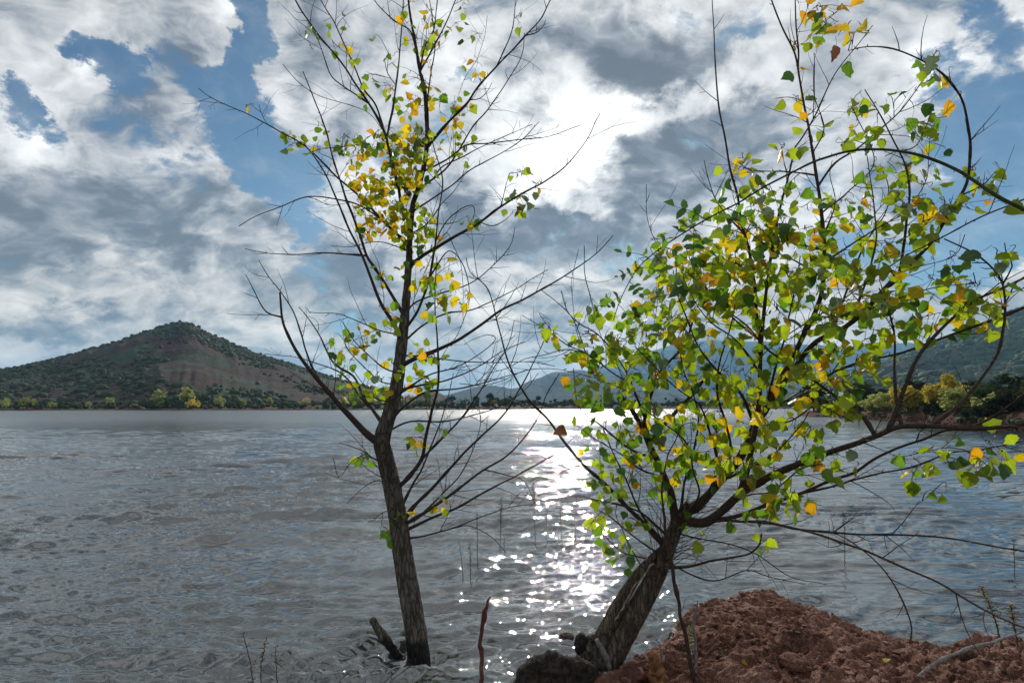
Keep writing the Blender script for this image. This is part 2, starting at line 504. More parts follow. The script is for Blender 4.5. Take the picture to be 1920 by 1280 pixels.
def leaf_clump_material(name, c1, c2, c3, trans=0.35):
    m_, g, bs = mat(name)
    info = g.new('ShaderNodeObjectInfo')
    n = g.noise(posc(g), 0.9, 3).outputs['Fac']
    f = g.m('ADD', g.m('MULTIPLY', n, 0.7), g.m('MULTIPLY', info.outputs['Random'], 0.3))
    c = g.ramp(f, [(0.25, c1), (0.5, c2), (0.75, c3)])
    bs.inputs['Roughness'].default_value = 0.8
    bs.inputs['Specular IOR Level'].default_value = 0.2
    g.l.new(c, bs.inputs['Base Color'])
    tr = g.new('ShaderNodeBsdfTranslucent'); g.l.new(c, tr.inputs['Color'])
    mx = g.new('ShaderNodeMixShader'); mx.inputs[0].default_value = trans
    g.l.new(bs.outputs[0], mx.inputs[1]); g.l.new(tr.outputs[0], mx.inputs[2])
    out = [n_ for n_ in g.n if n_.type == 'OUTPUT_MATERIAL'][0]
    g.l.new(mx.outputs[0], out.inputs['Surface'])
    return m_
M_shrub = leaf_clump_material("shrub_green", (0.022, 0.038, 0.020), (0.038, 0.060, 0.028), (0.075, 0.095, 0.042), .15)
M_canopy = leaf_clump_material("forest_canopy", (0.030, 0.058, 0.026), (0.055, 0.085, 0.035), (0.13, 0.145, 0.055), .2)
M_cY = leaf_clump_material("autumn_yellow", (0.36, 0.29, 0.04), (0.58, 0.48, 0.06), (0.75, 0.62, 0.09), .65)
M_cO = leaf_clump_material("autumn_ochre", (0.30, 0.19, 0.04), (0.48, 0.32, 0.06), (0.60, 0.42, 0.08), .65)
M_cL = leaf_clump_material("pale_lime", (0.20, 0.23, 0.07), (0.36, 0.40, 0.12), (0.52, 0.54, 0.18), .6)
M_cP = leaf_clump_material("pale_straw", (0.26, 0.25, 0.14), (0.42, 0.39, 0.21), (0.55, 0.5, 0.28), .6)
M_cG = leaf_clump_material("mid_green", (0.030, 0.055, 0.022), (0.055, 0.085, 0.032), (0.10, 0.13, 0.05), .4)
M_cD = leaf_clump_material("dark_green", (0.016, 0.026, 0.014), (0.028, 0.044, 0.020), (0.05, 0.066, 0.03), .25)
def plain(name, col, rough=0.9, bscale=40, bstr=.6, bd=.003, var=.4):
    m_, g, bs = mat(name)
    p = objc(g)
    n = g.noise(p, bscale, 5, .65).outputs['Fac']
    c = g.mix(g.mr(n, .3, .7), tuple(q * (1 - var) for q in col), tuple(q * (1 + var) for q in col))
    g.l.new(c, bs.inputs['Base Color']); bs.inputs['Roughness'].default_value = rough
    bs.inputs['Specular IOR Level'].default_value = .25
    bump(g, bs, n, bstr, bd)
    return m_
M_farwood = plain("far_wood", (0.07, 0.055, 0.045), bscale=3)

# ---------------------------------------------------------------- hills: each a ruled height field from its foot to its crest
def interp_profile(pts, xs):
    p = np.array(pts, float)
    return np.interp(xs, p[:, 0], p[:, 1])

def make_hill(name, pts, Dc, Df, m_, nu=260, nv=80, amp=1.0, gscale=.02, power=1.0, x0=None, x1=None, footpy=None, jag=0.0):
    x0 = pts[0][0] if x0 is None else x0; x1 = pts[-1][0] if x1 is None else x1
    xs = np.linspace(x0, x1, nu)
    prof = interp_profile(pts, xs)
    k = np.ones(9) / 9
    pad = np.concatenate([np.full(4, prof[0]), prof, np.full(4, prof[-1])]); prof = np.convolve(pad, k, 'valid') * .6 + prof * .4
    prof = prof + jag * fbm(xs * .05, xs * 0 + 3, 0, 4)
    Dcs = np.array([Dc(x) if callable(Dc) else Dc for x in xs]); Dfs = np.array([Df(x) if callable(Df) else Df for x in xs])
    crest = np.array([at(x, y, d) for x, y, d in zip(xs, prof, Dcs)])
    foot = np.array([at(x, 760, d) for x, d in zip(xs, Dfs)]); foot[:, 2] = 0.6
    t = np.linspace(-0.05, 1.6, nv)
    T = t[None, :, None]
    back = foot[:, None, :] + (crest - foot)[:, None, :] * T
    Pxy = back[..., :2]
    up = np.clip(t, 0, 1) ** power
    dn = np.where(t > 1, 1 - (t - 1) * 1.1, 1.0)
    z = 0.6 + (crest[:, None, 2] - .6) * up[None] * dn[None]
    z[:, t < 0] = -1.0
    X, Yc = Pxy[..., 0], Pxy[..., 1]
    env = np.sin(np.clip(t, 0, 1) * math.pi)[None] ** .7 * (crest[:, None, 2])
    # gullies running down the slope
    gul = ridged(np.linspace(x0, x1, nu)[:, None] * gscale + 1.2 * vnoise(X * .004, Yc * .004), T[..., 0] * 1.4 + 0 * X, 2.0, 5, .55)
    gen = fbm(X * .012, Yc * .012, 1.0, 5)
    z = z + env * ((0.11 * gul * (1 + 1.2 * gen) + 0.26 * gen) * amp)
    V = np.stack([X, Yc, z], -1)
    o = link(name, make_mesh(name, V.reshape(-1, 3), [grid_faces(nu, nv)], m_))
    tag(o, kind='structure')
    return V, xs, t

left_prof = [(-900, 790), (-500, 772), (-250, 745), (-100, 716), (0, 694), (60, 683), (130, 665), (215, 641), (280, 619), (322, 604), (352, 602), (385, 621),
             (430, 640), (480, 661), (540, 679), (600, 697), (640, 711), (700, 727), (760, 745), (830, 762)]
HL, hxs, ht = make_hill("red_hill", left_prof, lambda x: 520, lambda x: 225 + max(0, x - 300) * .12, M_hill, 420, 150, .42, .026, .95, jag=2)
far_a = [(-400, 745), (500, 742), (600, 738), (650, 728), (700, 721), (740, 741), (800, 745), (850, 738), (885, 727), (915, 719), (945, 725), (965, 731), (990, 722), (1010, 718), (1040, 727), (1100, 745), (1300, 752)]
make_hill("low_blue_ridge", far_a, 2300, 1500, M_far1, 300, 40, .5, .01, 1.0, jag=4)
far_b = [(880, 750), (960, 733), (1000, 712), (1030, 700), (1060, 695), (1090, 694), (1130, 702), (1180, 716), (1240, 728), (1400, 742), (1600, 745)]
make_hill("wooded_blue_hill", far_b, 2900, 1500, M_far1, 300, 50, .8, .014, 1.1, jag=3)
far_c = [(1000, 745), (1080, 705), (1120, 688), (1180, 668), (1240, 652), (1290, 640), (1340, 636), (1420, 640), (1520, 646), (1600, 650), (1700, 641), (1760, 644), (1850, 660), (2100, 690), (2400, 720)]
make_hill("long_blue_mountain", far_c, 4600, 3000, M_far1, 300, 50, .7, .008, 1.1, jag=3)
right_prof = [(1380, 757), (1460, 742), (1540, 722), (1600, 702), (1660, 680), (1700, 663), (1760, 642), (1820, 617), (1870, 598), (1920, 578), (2050, 530), (2300, 470), (2700, 470), (3200, 600)]
HR, rxs, rt = make_hill("forest_mountain", right_prof, lambda x: 1250 - (x - 1500) * .25, lambda x: 520 - (x - 1500) * .12, M_forest, 420, 130, .8, .018, 1.15, jag=3)
small_prof = [(755, 762), (775, 748), (790, 736), (803, 731), (822, 735), (842, 745), (858, 757), (868, 762)]
make_hill("dark_knoll", small_prof, 420, 330, M_hill, 80, 40, .5, .05, 1.0)

# ---------------------------------------------------------------- far shore: the valley floor beyond the lake
shore_pts = [(-2000, 50), (-1200, 150), (-400, 190), (0, 195), (120, 200), (600, 215), (900, 250), (1100, 285), (1500, 300), (1700, 330), (2400, 380), (3600, 400)]
def build_far_shore():
    xs = np.linspace(-1600, 3400, 520)
    D0 = interp_profile(shore_pts, xs)
    D0 = D0 + 5 * fbm(xs * .02, xs * 0, 0, 4)
    d = np.concatenate([[-6, -1.5, 0, 1.2, 3, 6, 10, 16, 24, 36, 55, 85, 130, 200, 320, 500, 800, 1400, 2400, 4200, 7000]])
    dirx = (xs - 960) / FPX
    Yc = D0[:, None] + d[None]
    X = dirx[:, None] * Yc
    zb = np.interp(d, [-6, -1.5, 0, 1.2, 3, 6, 16, 60, 500, 7000], [-1.2, -.35, -.03, .25, .45, .55, .8, 1.1, 2.0, 2.5])
    z = zb[None] + np.clip(d, 0, 30)[None] / 30 * 1.3 * (fbm(X * .04, Yc * .04, 4.0, 4) + .25) + (d > 0)[None] * .18 * vnoise(X * .3, Yc * .5)
    V = np.stack([X, Yc, z], -1).reshape(-1, 3)
    o = link("far_shore", make_mesh("far_shore", V, [grid_faces(len(xs), len(d))], M_shore))
    tag(o, kind='structure')
    return xs, D0
sxs, sD = build_far_shore()
def shoreD(px): return float(np.interp(px, sxs, sD))
# gravel spit
# ---------------------------------------------------------------- right headland
head_line = [(1500, 780.0), (1560, 781.5), (1610, 785), (1660, 788), (1720, 791), (1790, 797), (1860, 803), (1930, 809), (2100, 822), (2400, 850)]
def build_headland():
    xs = np.linspace(1495, 2400, 300)
    py = interp_profile(head_line, xs) + .8 * fbm(xs * .05, xs * 0, 0, 4)
    base = np.array([ground(x, y, 0) for x, y in zip(xs, py)])
    d = np.array([-3, -.8, 0, .12, .5, 1.0, 1.8, 2.8, 4, 6, 9, 13, 20, 30, 45, 70])
    dirs = base[:, :2] / np.linalg.norm(base[:, :2], axis=1)[:, None]
    grow = np.clip((xs - 1495) / 110, 0, 1) ** .7
    XY = base[:, None, :2] + dirs[:, None] * d[None, :, None]
    zb = np.interp(d, [-3, -.8, 0, .12, .5, 1, 1.8, 4, 9, 20, 45, 70], [-.8, -.2, -.02, .12, .35, .55, .75, 1.0, 1.4, 1.9, 1.6, .5])
    rise = 1 + 1.3 * np.clip((xs - 1700) / 500, 0, 1)
    X, Yc = XY[..., 0], XY[..., 1]
    z = np.where(d[None] > 0, zb[None] * grow[:, None] * rise[:, None] + .25 * fbm(X * .35, Yc * .35, 2.0, 5) * grow[:, None] * np.clip(d, 0, 1), zb[None])
    V = np.stack([X, Yc, z], -1).reshape(-1, 3)
    m_ = hill_material("headland_soil", (0.11, 0.045, 0.034), (0.05, 0.06, 0.025), (0.12, 0.11, 0.05), .35, .56, .12)
    o = link("red_headland", make_mesh("red_headland", V, [grid_faces(len(xs), len(d))], m_))
    tag(o, kind='structure')
    return xs, base
hxs2, hbase = build_headland()
def head_at(px, back):
    b0 = np.array([np.interp(px, hxs2, hbase[:, i]) for i in range(3)])
    d0 = b0[:2] / np.linalg.norm(b0[:2])
    z = float(np.interp(back, [0, .5, 1, 2, 4, 9, 20], [0, .35, .5, .7, 1.0, 1.4, 1.8]))
    return Vector((b0[0] + d0[0] * back, b0[1] + d0[1] * back, z * min(1, (px - 1495) / 110 + .2)))
# lake bed under everything
bed = link("lake_bed", make_mesh("lake_bed", np.array([(-9000, -9000, -2.2), (9000, -9000, -2.2), (9000, 9000, -2.2), (-9000, 9000, -2.2)], float), [np.array([[0, 1, 2, 3]])], M_shore))
tag(bed, kind='structure')

# low fields on the valley floor, thin real patches of grass land
def field(px0, px1, py0, py1, Y, col, nm):
    m_, g, bs = mat(nm); n = g.noise(posc(g), .08, 5).outputs['Fac']
    g.l.new(g.mix(n, tuple(c * .75 for c in col), tuple(c * 1.2 for c in col)), bs.inputs['Base Color']); bs.inputs['Roughness'].default_value = 1
    nx, ny = 24, 6
    V = []
    for i in range(nx):
        u = i / (nx - 1)
        for j in range(ny):
            w = j / (ny - 1)
            edge = 3 * vnoise(i * .4, j * .7)
            V.append(at(px0 + (px1 - px0) * u, py0 + (py1 - py0) * w + float(edge) * .25, Y + 90 * w + 6 * float(vnoise(i * .5, w))))
    V = np.array(V)
    o = link(nm, make_mesh(nm, V, [grid_faces(nx, ny)], m_)); tag(o, kind='structure')
field(1530, 1640, 742, 734, 560, (0.17, 0.27, 0.10), "green_field")
field(1640, 1700, 735, 730, 575, (0.13, 0.21, 0.08), "green_field")

# ---------------------------------------------------------------- shrubs and canopy, too many to count
def blob_template(seed, sub=1):
    import bmesh
    bm = bmesh.new(); bmesh.ops.create_icosphere(bm, subdivisions=sub, radius=1.0)
    V = np.array([v.co[:] for v in bm.verts]); F = np.array([[v.index for v in f.verts] for f in bm.faces])
    bm.free()
    r = np.random.default_rng(seed)
    V = V * (1 + .38 * (r.random(len(V))[:, None] - .5) * 2)
    V[:, 2] *= .8
    return V, F
BT = [blob_template(i, 1) for i in range(6)]
BT2 = [blob_template(i, 2) for i in range(4)]
def scatter_blobs(name, centers, sizes, m_, tmpl, flat=False):
    acc = Acc(); r = np.random.default_rng(3)
    for i, (c, s) in enumerate(zip(centers, sizes)):
        V, F = tmpl[i % len(tmpl)]
        a = r.random() * 6.28; ca, sa = math.cos(a), math.sin(a)
        R = np.array([[ca, -sa, 0], [sa, ca, 0], [0, 0, 1]])
        acc.add(V @ R.T * s * np.array([1, 1, .75 + .5 * r.random()]) + c, None, F)
    o = acc.build(name, m_, smooth=not flat)
    return tag(o, kind='stuff')
def on_hill(V, u, v):
    nu, nv = V.shape[:2]
    a = u * (nu - 1); b_ = v * (nv - 1)
    i = min(int(a), nu - 2); j = min(int(b_), nv - 2)
    return V[i, j] * (1 - (a - i)) * (1 - (b_ - j)) + V[i + 1, j] * (a - i) * (1 - (b_ - j)) + V[i, j + 1] * (1 - (a - i)) * (b_ - j) + V[i + 1, j + 1] * (a - i) * (b_ - j)
r = np.random.default_rng(21)
C = []; S = []
nvt = (1 + .05) / 1.65
while len(C) < 9000:
    u, v = r.random(), r.random()
    q = v * nvt
    veg = fbm(u * 8, v * 4, 0.5, 4) * 1.6 - .1 + (v - .86) * 3.2 * (v > .86) + (.22 - v) * 1.6 * (v < .22) + .15 * (u < .45)
    if v > .9 : veg += .3
    if veg + r.normal(0, .12) > .0:
        C.append(on_hill(HL, u, q) + np.array([0, 0, .3])); S.append(.5 + 1.9 * r.random() ** 2.4)
scatter_blobs("hill_shrubs", C, S, M_shrub, BT)
C = []; S = []
for i in range(12000):
    u = r.random() ** 1.0 * .62; v = r.random() ** .8
    if fbm(u * 20, v * 9, 1.5, 4) + r.normal(0, .15) < -.22: continue
    p = on_hill(HR, u, v * nvt)
    C.append(p + np.array([0, 0, 1.0])); S.append(3.0 + 4.5 * r.random() ** 2)
scatter_blobs("mountain_forest", C, S, M_canopy, BT)

# ---------------------------------------------------------------- trees across the water
def crown_mesh(name, m_, kind, seed, nleaf=700):
    """unit tree crown, 1 high: leaf tufts in clumps"""
    r = np.random.default_rng(seed)
    acc = Acc()
    if kind == 'poplar': ax, cz, az_ = .20, .55, .46
    elif kind == 'round': ax, cz, az_ = .44, .55, .42
    else: ax, cz, az_ = .62, .45, .42
    K = 26
    cl = []
    while len(cl) < K:
        p = r.uniform(-1, 1, 3)
        n = np.linalg.norm(p)
        if n < 1 and n > .35 - .2 * (kind == 'poplar'): cl.append(p * np.array([ax, ax, az_]) + np.array([0, 0, cz]))
    cl = np.array(cl)
    rad = (.10 + .10 * r.random(K)) * (1.0 if kind != 'poplar' else .65)
    idx = r.integers(0, K, nleaf)
    d = r.normal(0, 1, (nleaf, 3)); d /= np.linalg.norm(d, axis=1)[:, None]
    c = cl[idx] + d * (rad[idx] * r.random(nleaf) ** .4)[:, None]
    c[:, 2] = np.maximum(c[:, 2], .03)
    s = .030 + .028 * r.random(nleaf)
    a = r.normal(0, 1, (nleaf, 3)); a /= np.linalg.norm(a, axis=1)[:, None]
    b_ = np.cross(a, r.normal(0, 1, (nleaf, 3))); b_ /= np.linalg.norm(b_, axis=1)[:, None]
    e = np.cross(a, b_)
    V = np.stack([c - a * s[:, None], c + b_ * s[:, None] * .7 + e * .3 * s[:, None], c + a * s[:, None], c - b_ * s[:, None] * .7 + e * .3 * s[:, None]], 1).reshape(-1, 3)
    Q = np.arange(nleaf * 4).reshape(-1, 4)
    acc.add(V, Q)
    return acc.mesh(name, m_, smooth=False)
def trunk_mesh(kind, seed):
    r = np.random.default_rng(seed); acc = Acc()
    n = 1 if kind == 'poplar' else 5
    for i in range(n):
        top = np.array([r.normal(0, .13), r.normal(0, .13), .55 + .25 * r.random()]) if n > 1 else np.array([0, 0, .92])
        P = catmull([(0, 0, -.05), (top[0] * .3, top[1] * .3, .22), tuple(top)], .12)
        tube(acc, P, np.linspace(.022, .006, len(P)), 5)
    return acc.mesh("trunk", M_farwood)
KM = {'yellow': M_cY, 'ochre': M_cO, 'lime': M_cL, 'straw': M_cP, 'green': M_cG, 'dark': M_cD}
_cm = {}
TRK = {k: trunk_mesh(k, 5) for k in ('poplar', 'round', 'bush')}
def far_tree(pos, h, shape, colour, label, group, w=1.0, cat='tree', dense=1):
    key = (shape, colour, rnd.randrange(3), dense)
    if key not in _cm: _cm[key] = crown_mesh("crown", KM[colour], shape, hash(key[2]) + len(_cm), 700 * dense)
    t = empty('shore_bush' if shape == 'bush' else 'shore_tree', pos, label, cat, group)
    t.rotation_euler = (0, 0, rnd.random() * 6.28); t.scale = (h * w, h * w, h)
    link('crown', _cm[key], t); link('trunk', TRK[shape], t)
    return t

ORD = ['first', 'second', 'third', 'fourth', 'fifth', 'sixth', 'seventh', 'eighth', 'ninth', 'tenth', 'eleventh', 'twelfth', 'thirteenth', 'fourteenth', 'fifteenth', 'sixteenth']
# px, base py, top py, shape, colour, width
far_list = [
 (8, 768, 748, 'bush', 'lime', .9), (50, 768, 746, 'round', 'lime', 1.3), (98, 768, 756, 'bush', 'lime', 1), (166, 768, 756, 'round', 'straw', .9),
 (249, 768, 760, 'bush', 'straw', 1), (305, 768, 755, 'bush', 'lime', 1.2), (585, 769, 765, 'bush', 'lime', 1), (205, 765, 748, 'round', 'lime', 1.0), (240, 760, 738, 'bush', 'green', 1.2),
 (278, 768, 750, 'bush', 'green', 1.4), (298, 768, 735, 'poplar', 'lime', 1.6), (312, 768, 748, 'round', 'green', 1.2), (332, 766, 745, 'bush', 'dark', 1.2),
 (350, 767, 728, 'poplar', 'lime', 1.5), (362, 768, 750, 'bush', 'yellow', 1.1), (378, 764, 742, 'round', 'green', 1.2), (400, 764, 742, 'bush', 'dark', 1.2), (412, 768, 748, 'round', 'lime', 1.1),
 (436, 766, 755, 'bush', 'green', 1.3), (455, 768, 753, 'round', 'lime', 1), (505, 766, 748, 'poplar', 'lime', 1.5), (530, 768, 758, 'bush', 'green', 1.4), (572, 767, 750, 'round', 'straw', 1.2),
 (590, 766, 753, 'bush', 'green', 1.3), (614, 766, 750, 'round', 'green', 1.1), (652, 767, 742, 'round', 'straw', 1.3), (672, 767, 750, 'bush', 'green', 1.2), (700, 767, 748, 'round', 'lime', 1.0),
 (722, 767, 744, 'poplar', 'green', 1.6), (742, 767, 752, 'bush', 'green', 1.2), (768, 767, 745, 'round', 'straw', 1.1), (786, 767, 752, 'bush', 'green', 1.3), (806, 767, 741, 'poplar', 'straw', 1.4),
 (828, 767, 752, 'bush', 'green', 1.3), (845, 767, 746, 'round', 'dark', 1.2), (868, 767, 750, 'bush', 'green', 1.4), (893, 766, 747, 'poplar', 'green', 1.6), (918, 766, 742, 'poplar', 'dark', 1.7),
 (925, 767, 754, 'round', 'ochre', 1.1), (945, 767, 752, 'bush', 'green', 1.3)]
def dname(s, c):
    cc = {'yellow': 'yellow', 'lime': 'pale lime green', 'green': 'green', 'dark': 'dark green', 'straw': 'pale straw coloured', 'ochre': 'ochre'}[c]
    ss = {'bush': 'bush', 'round': 'round crowned tree', 'poplar': 'tall narrow poplar'}[s]
    return cc, ss
cnt = {}
for (px, b0, t0, s, c, w) in sorted(far_list):
    k = (s, c); cnt[k] = cnt.get(k, 0) + 1
    cc, ss = dname(s, c)
    dback = 2.5 + (768 - b0) * 4 + rnd.random() * 3
    D_ = shoreD(px) + dback
    p0 = at(px, 760, D_); p0.z = 0.45 + .1 * min(dback, 10)
    h = (b0 - t0) / FPX * D_ * 1.0
    far_tree(p0, h, s, c, f"{cc} {ss} on the far shore, {ORD[cnt[k] - 1]} such one from the left", "trees and bushes along the far shore", w)
# the wooded flats at the head of the lake read as one mass
def wood_mass():
    r = np.random.default_rng(31); acc = Acc()
    C = []; S = []
    for i in range(1500):
        px = r.uniform(905, 1620); D_ = shoreD(px) + 8 + 110 * r.random() ** 1.4
        hmax = 2.4 + 3.2 * max(0, float(fbm(px * .03, 0.0, 1.0, 4)) + .35) + 2.5 * (r.random() < .06)
        h = hmax * r.random() ** .6
        p = at(px, 760, D_)
        C.append(np.array([p.x, p.y, .8 + h * .8])); S.append(.5 + .9 * r.random())
    for i in range(1400):
        px = r.uniform(-60, 900); D_ = shoreD(px) + 4 + 60 * r.random() ** 1.3
        p = at(px, 760, D_)
        C.append(np.array([p.x, p.y, .8 + 2.0 * r.random() ** 1.5])); S.append(.4 + .9 * r.random() ** 2)
    scatter_blobs("shoreline_woods", C, S, M_cG, BT)
wood_mass()
def build_haze():
    s = (9000.0, 9000.0); zb, zt = -4.0, 600.0
    V = np.array([(x, y, z) for x in (-s[0], s[0]) for y in (-s[1], s[1]) for z in (zb, zt)], float)
    F = np.array([[0, 1, 3, 2], [4, 6, 7, 5], [0, 4, 5, 1], [2, 3, 7, 6], [0, 2, 6, 4], [1, 5, 7, 3]])
    m_ = bpy.data.materials.new("haze_air"); m_.use_nodes = True
    g = NG(m_.node_tree); g.n.clear()
    pv = g.new('ShaderNodeVolumePrincipled'); pv.inputs['Color'].default_value = (0.34, 0.66, 1.0, 1); pv.inputs['Density'].default_value = HAZE_DENSITY
    pv.inputs['Anisotropy'].default_value = 0.3
    o = g.new('ShaderNodeOutputMaterial'); g.l.new(pv.outputs[0], o.inputs['Volume'])
    h = link("haze", make_mesh("haze", V, [F], m_, smooth=False)); tag(h, kind='stuff')
HAZE_DENSITY = 0.000115
build_haze()
# ---------------------------------------------------------------- bark, wood, leaves
def bark_material(name, c1, c2, c3, vs=26.0, wet=None):
    m_, g, bs = mat(name)
    p = g.v('MULTIPLY', posc(g), (1.0, 1.0, 0.22))
    n = g.noise(p, vs, 6, .65, .6).outputs['Fac']
    n2 = g.noise(posc(g), 130, 5, .7).outputs['Fac']
    vo = g.new('ShaderNodeTexVoronoi', feature='DISTANCE_TO_EDGE'); vo.inputs['Scale'].default_value = vs * 1.4
    pw = g.v('ADD', p, g.v('SCALE', g.noise(p, vs * .8, 3).outputs['Color'], None, .05))
    g.l.new(pw, vo.inputs['Vector'])
    crack = g.mr(vo.outputs['Distance'], 0.0, 0.16)
    h = g.m('ADD', g.m('MULTIPLY', crack, .6), g.m('MULTIPLY', n, .8))
    h = g.m('ADD', h, g.m('MULTIPLY', n2, .25))
    c = g.ramp(g.m('ADD', g.m('MULTIPLY', n, .6), g.m('MULTIPLY', n2, .4)), [(.35, c1), (.5, c2), (.66, c3)])
    c = g.mix(g.m('MULTIPLY', g.m('SUBTRACT', 1.0, crack), .65), c, tuple(q * .35 for q in c1))
    if wet is not None:
        z = g.sep(posc(g))[2]
        w = g.mr(g.m('ADD', z, g.m('MULTIPLY', n, .10)), wet + .09, wet + .02)
        c = g.mix(w, c, (0.012, 0.010, 0.009))
        g.l.new(g.m('SUBTRACT', .92, g.m('MULTIPLY', w, .6)), bs.inputs['Roughness'])
    else: bs.inputs['Roughness'].default_value = .92
    bs.inputs['Specular IOR Level'].default_value = .3
    g.l.new(c, bs.inputs['Base Color'])
    bump(g, bs, h, 1.0, .012)
    return m_
M_bark = bark_material("grey_bark", (0.055, 0.045, 0.036), (0.12, 0.105, 0.085), (0.22, 0.20, 0.165), wet=0.12)
M_bark2 = bark_material("brown_bark", (0.06, 0.045, 0.033), (0.135, 0.110, 0.082), (0.26, 0.225, 0.17))
M_branch = plain("branch_bark", (0.050, 0.038, 0.034), bscale=90, bd=.004, var=.5)
M_branch2 = plain("branch_bark_warm", (0.060, 0.044, 0.036), bscale=80, bd=.004, var=.5)
M_twig = plain("twig_bark", (0.055, 0.034, 0.028), bscale=150, bd=.001)
M_redtwig = plain("red_twig", (0.15, 0.045, 0.03), bscale=150, bd=.001)
M_petiole = plain("petiole", (0.22, 0.10, 0.05), bscale=100, bd=.0005)
M_pale = plain("pale_split_wood", (0.27, 0.23, 0.17), bscale=30, bd=.004)
M_bleached = plain("bleached_stick", (0.20, 0.19, 0.185), bscale=60, bd=.002)
M_redwood = plain("red_brown_stem", (0.10, 0.035, 0.025), bscale=60, bd=.003, var=.5)
M_bramble = plain("bramble_stem", (0.035, 0.055, 0.022), bscale=60, bd=.001)
M_dry = plain("dry_weed", (0.085, 0.065, 0.045), bscale=200, bd=.0005)
M_seed = plain("seed_head", (0.30, 0.24, 0.13), bscale=300, bd=.001)
M_rot = plain("wet_dark_wood", (0.035, 0.028, 0.022), rough=.95, bscale=30, bstr=1, bd=.03, var=.7)

def leaf_material(name, col, edge, spots, trans, transmul, pale=0.0):
    m_, g, bs = mat(name)
    uv = g.new('ShaderNodeUVMap').outputs['UV']
    u, v, _ = g.sep(uv)
    info = g.new('ShaderNodeObjectInfo').outputs['Random']
    P_ = posc(g)
    n = g.noise(P_, 45, 4, .6).outputs['Fac']
    big = g.noise(P_, 7, 2).outputs['Fac']
    au = g.m('ABSOLUTE', u)
    # midrib and side veins
    rib = g.mr(au, 0.035, 0.0)
    ph = g.m('SUBTRACT', g.m('MULTIPLY', v, 7.0), g.m('MULTIPLY', au, 5.0))
    vein = g.mr(g.m('ABSOLUTE', g.m('SUBTRACT', g.m('FRACT', ph), .5)), 0.08, 0.0)
    veins = g.m('MAXIMUM', rib, g.m('MULTIPLY', vein, .45))
    hue = g.m('ADD', g.m('MULTIPLY', info, .55), g.m('MULTIPLY', big, .45))
    c = g.mix(g.mr(hue, .25, .75), tuple(q * .72 for q in col), tuple(min(1, q * 1.22) for q in col))
    d = g.m('MAXIMUM', g.m('MULTIPLY', au, 1.15), g.m('ABSOLUTE', g.m('SUBTRACT', v, .45)))
    c = g.mix(g.m('MULTIPLY', g.mr(g.m('ADD', d, g.m('MULTIPLY', g.m('SUBTRACT', n, .5), .7)), .34, .62), .75), c, edge)
    sp = g.noise(P_, 150, 3, .6).outputs['Fac']
    c = g.mix(g.m('MULTIPLY', g.mr(sp, .66 - .06 * spots, .74), spots), c, (0.07, 0.035, 0.012))
    c = g.mix(g.m('MULTIPLY', veins, .35), c, tuple(min(1, q * 1.5 + .04) for q in col))
    g.l.new(c, bs.inputs['Base Color'])
    bs.inputs['Roughness'].default_value = .42
    bs.inputs['Specular IOR Level'].default_value = .45
    hn = bump(g, bs, g.m('ADD', g.m('MULTIPLY', veins, -.6), g.m('MULTIPLY', n, .6)), .5, .002)
    tr = g.new('ShaderNodeBsdfTranslucent')
    g.l.new(g.v('MULTIPLY', c, transmul), tr.inputs['Color']); g.l.new(hn, tr.inputs['Normal'])
    mx = g.new('ShaderNodeMixShader'); mx.inputs[0].default_value = trans
    g.l.new(bs.outputs[0], mx.inputs[1]); g.l.new(tr.outputs[0], mx.inputs[2])
    out = [q for q in g.n if q.type == 'OUTPUT_MATERIAL'][0]
    g.l.new(mx.outputs[0], out.inputs['Surface'])
    return m_
LM = [
    leaf_material("leaf_green", (0.115, 0.215, 0.030), (0.13, 0.19, 0.03), .25, .58, (1.7, 1.9, .7)),
    leaf_material("leaf_olive", (0.21, 0.27, 0.030), (0.24, 0.22, 0.03), .5, .60, (1.7, 1.8, .6)),
    leaf_material("leaf_lime", (0.30, 0.38, 0.035), (0.34, 0.33, 0.03), .35, .64, (1.7, 1.8, .6)),
    leaf_material("leaf_yellow", (0.62, 0.50, 0.030), (0.52, 0.34, 0.025), .7, .64, (1.4, 1.3, .5)),
    leaf_material("leaf_gold", (0.66, 0.40, 0.025), (0.36, 0.15, 0.02), .9, .62, (1.4, 1.2, .5)),
    leaf_material("leaf_dark", (0.050, 0.120, 0.025), (0.05, 0.11, 0.03), .15, .35, (1.2, 1.5, .7)),
    leaf_material("leaf_silver", (0.20, 0.26, 0.17), (0.18, 0.22, 0.14), .2, .35, (1.0, 1.2, .7)),
    leaf_material("leaf_brown", (0.16, 0.065, 0.035), (0.09, 0.035, 0.02), .9, .3, (1.2, 1.0, .7)),
]

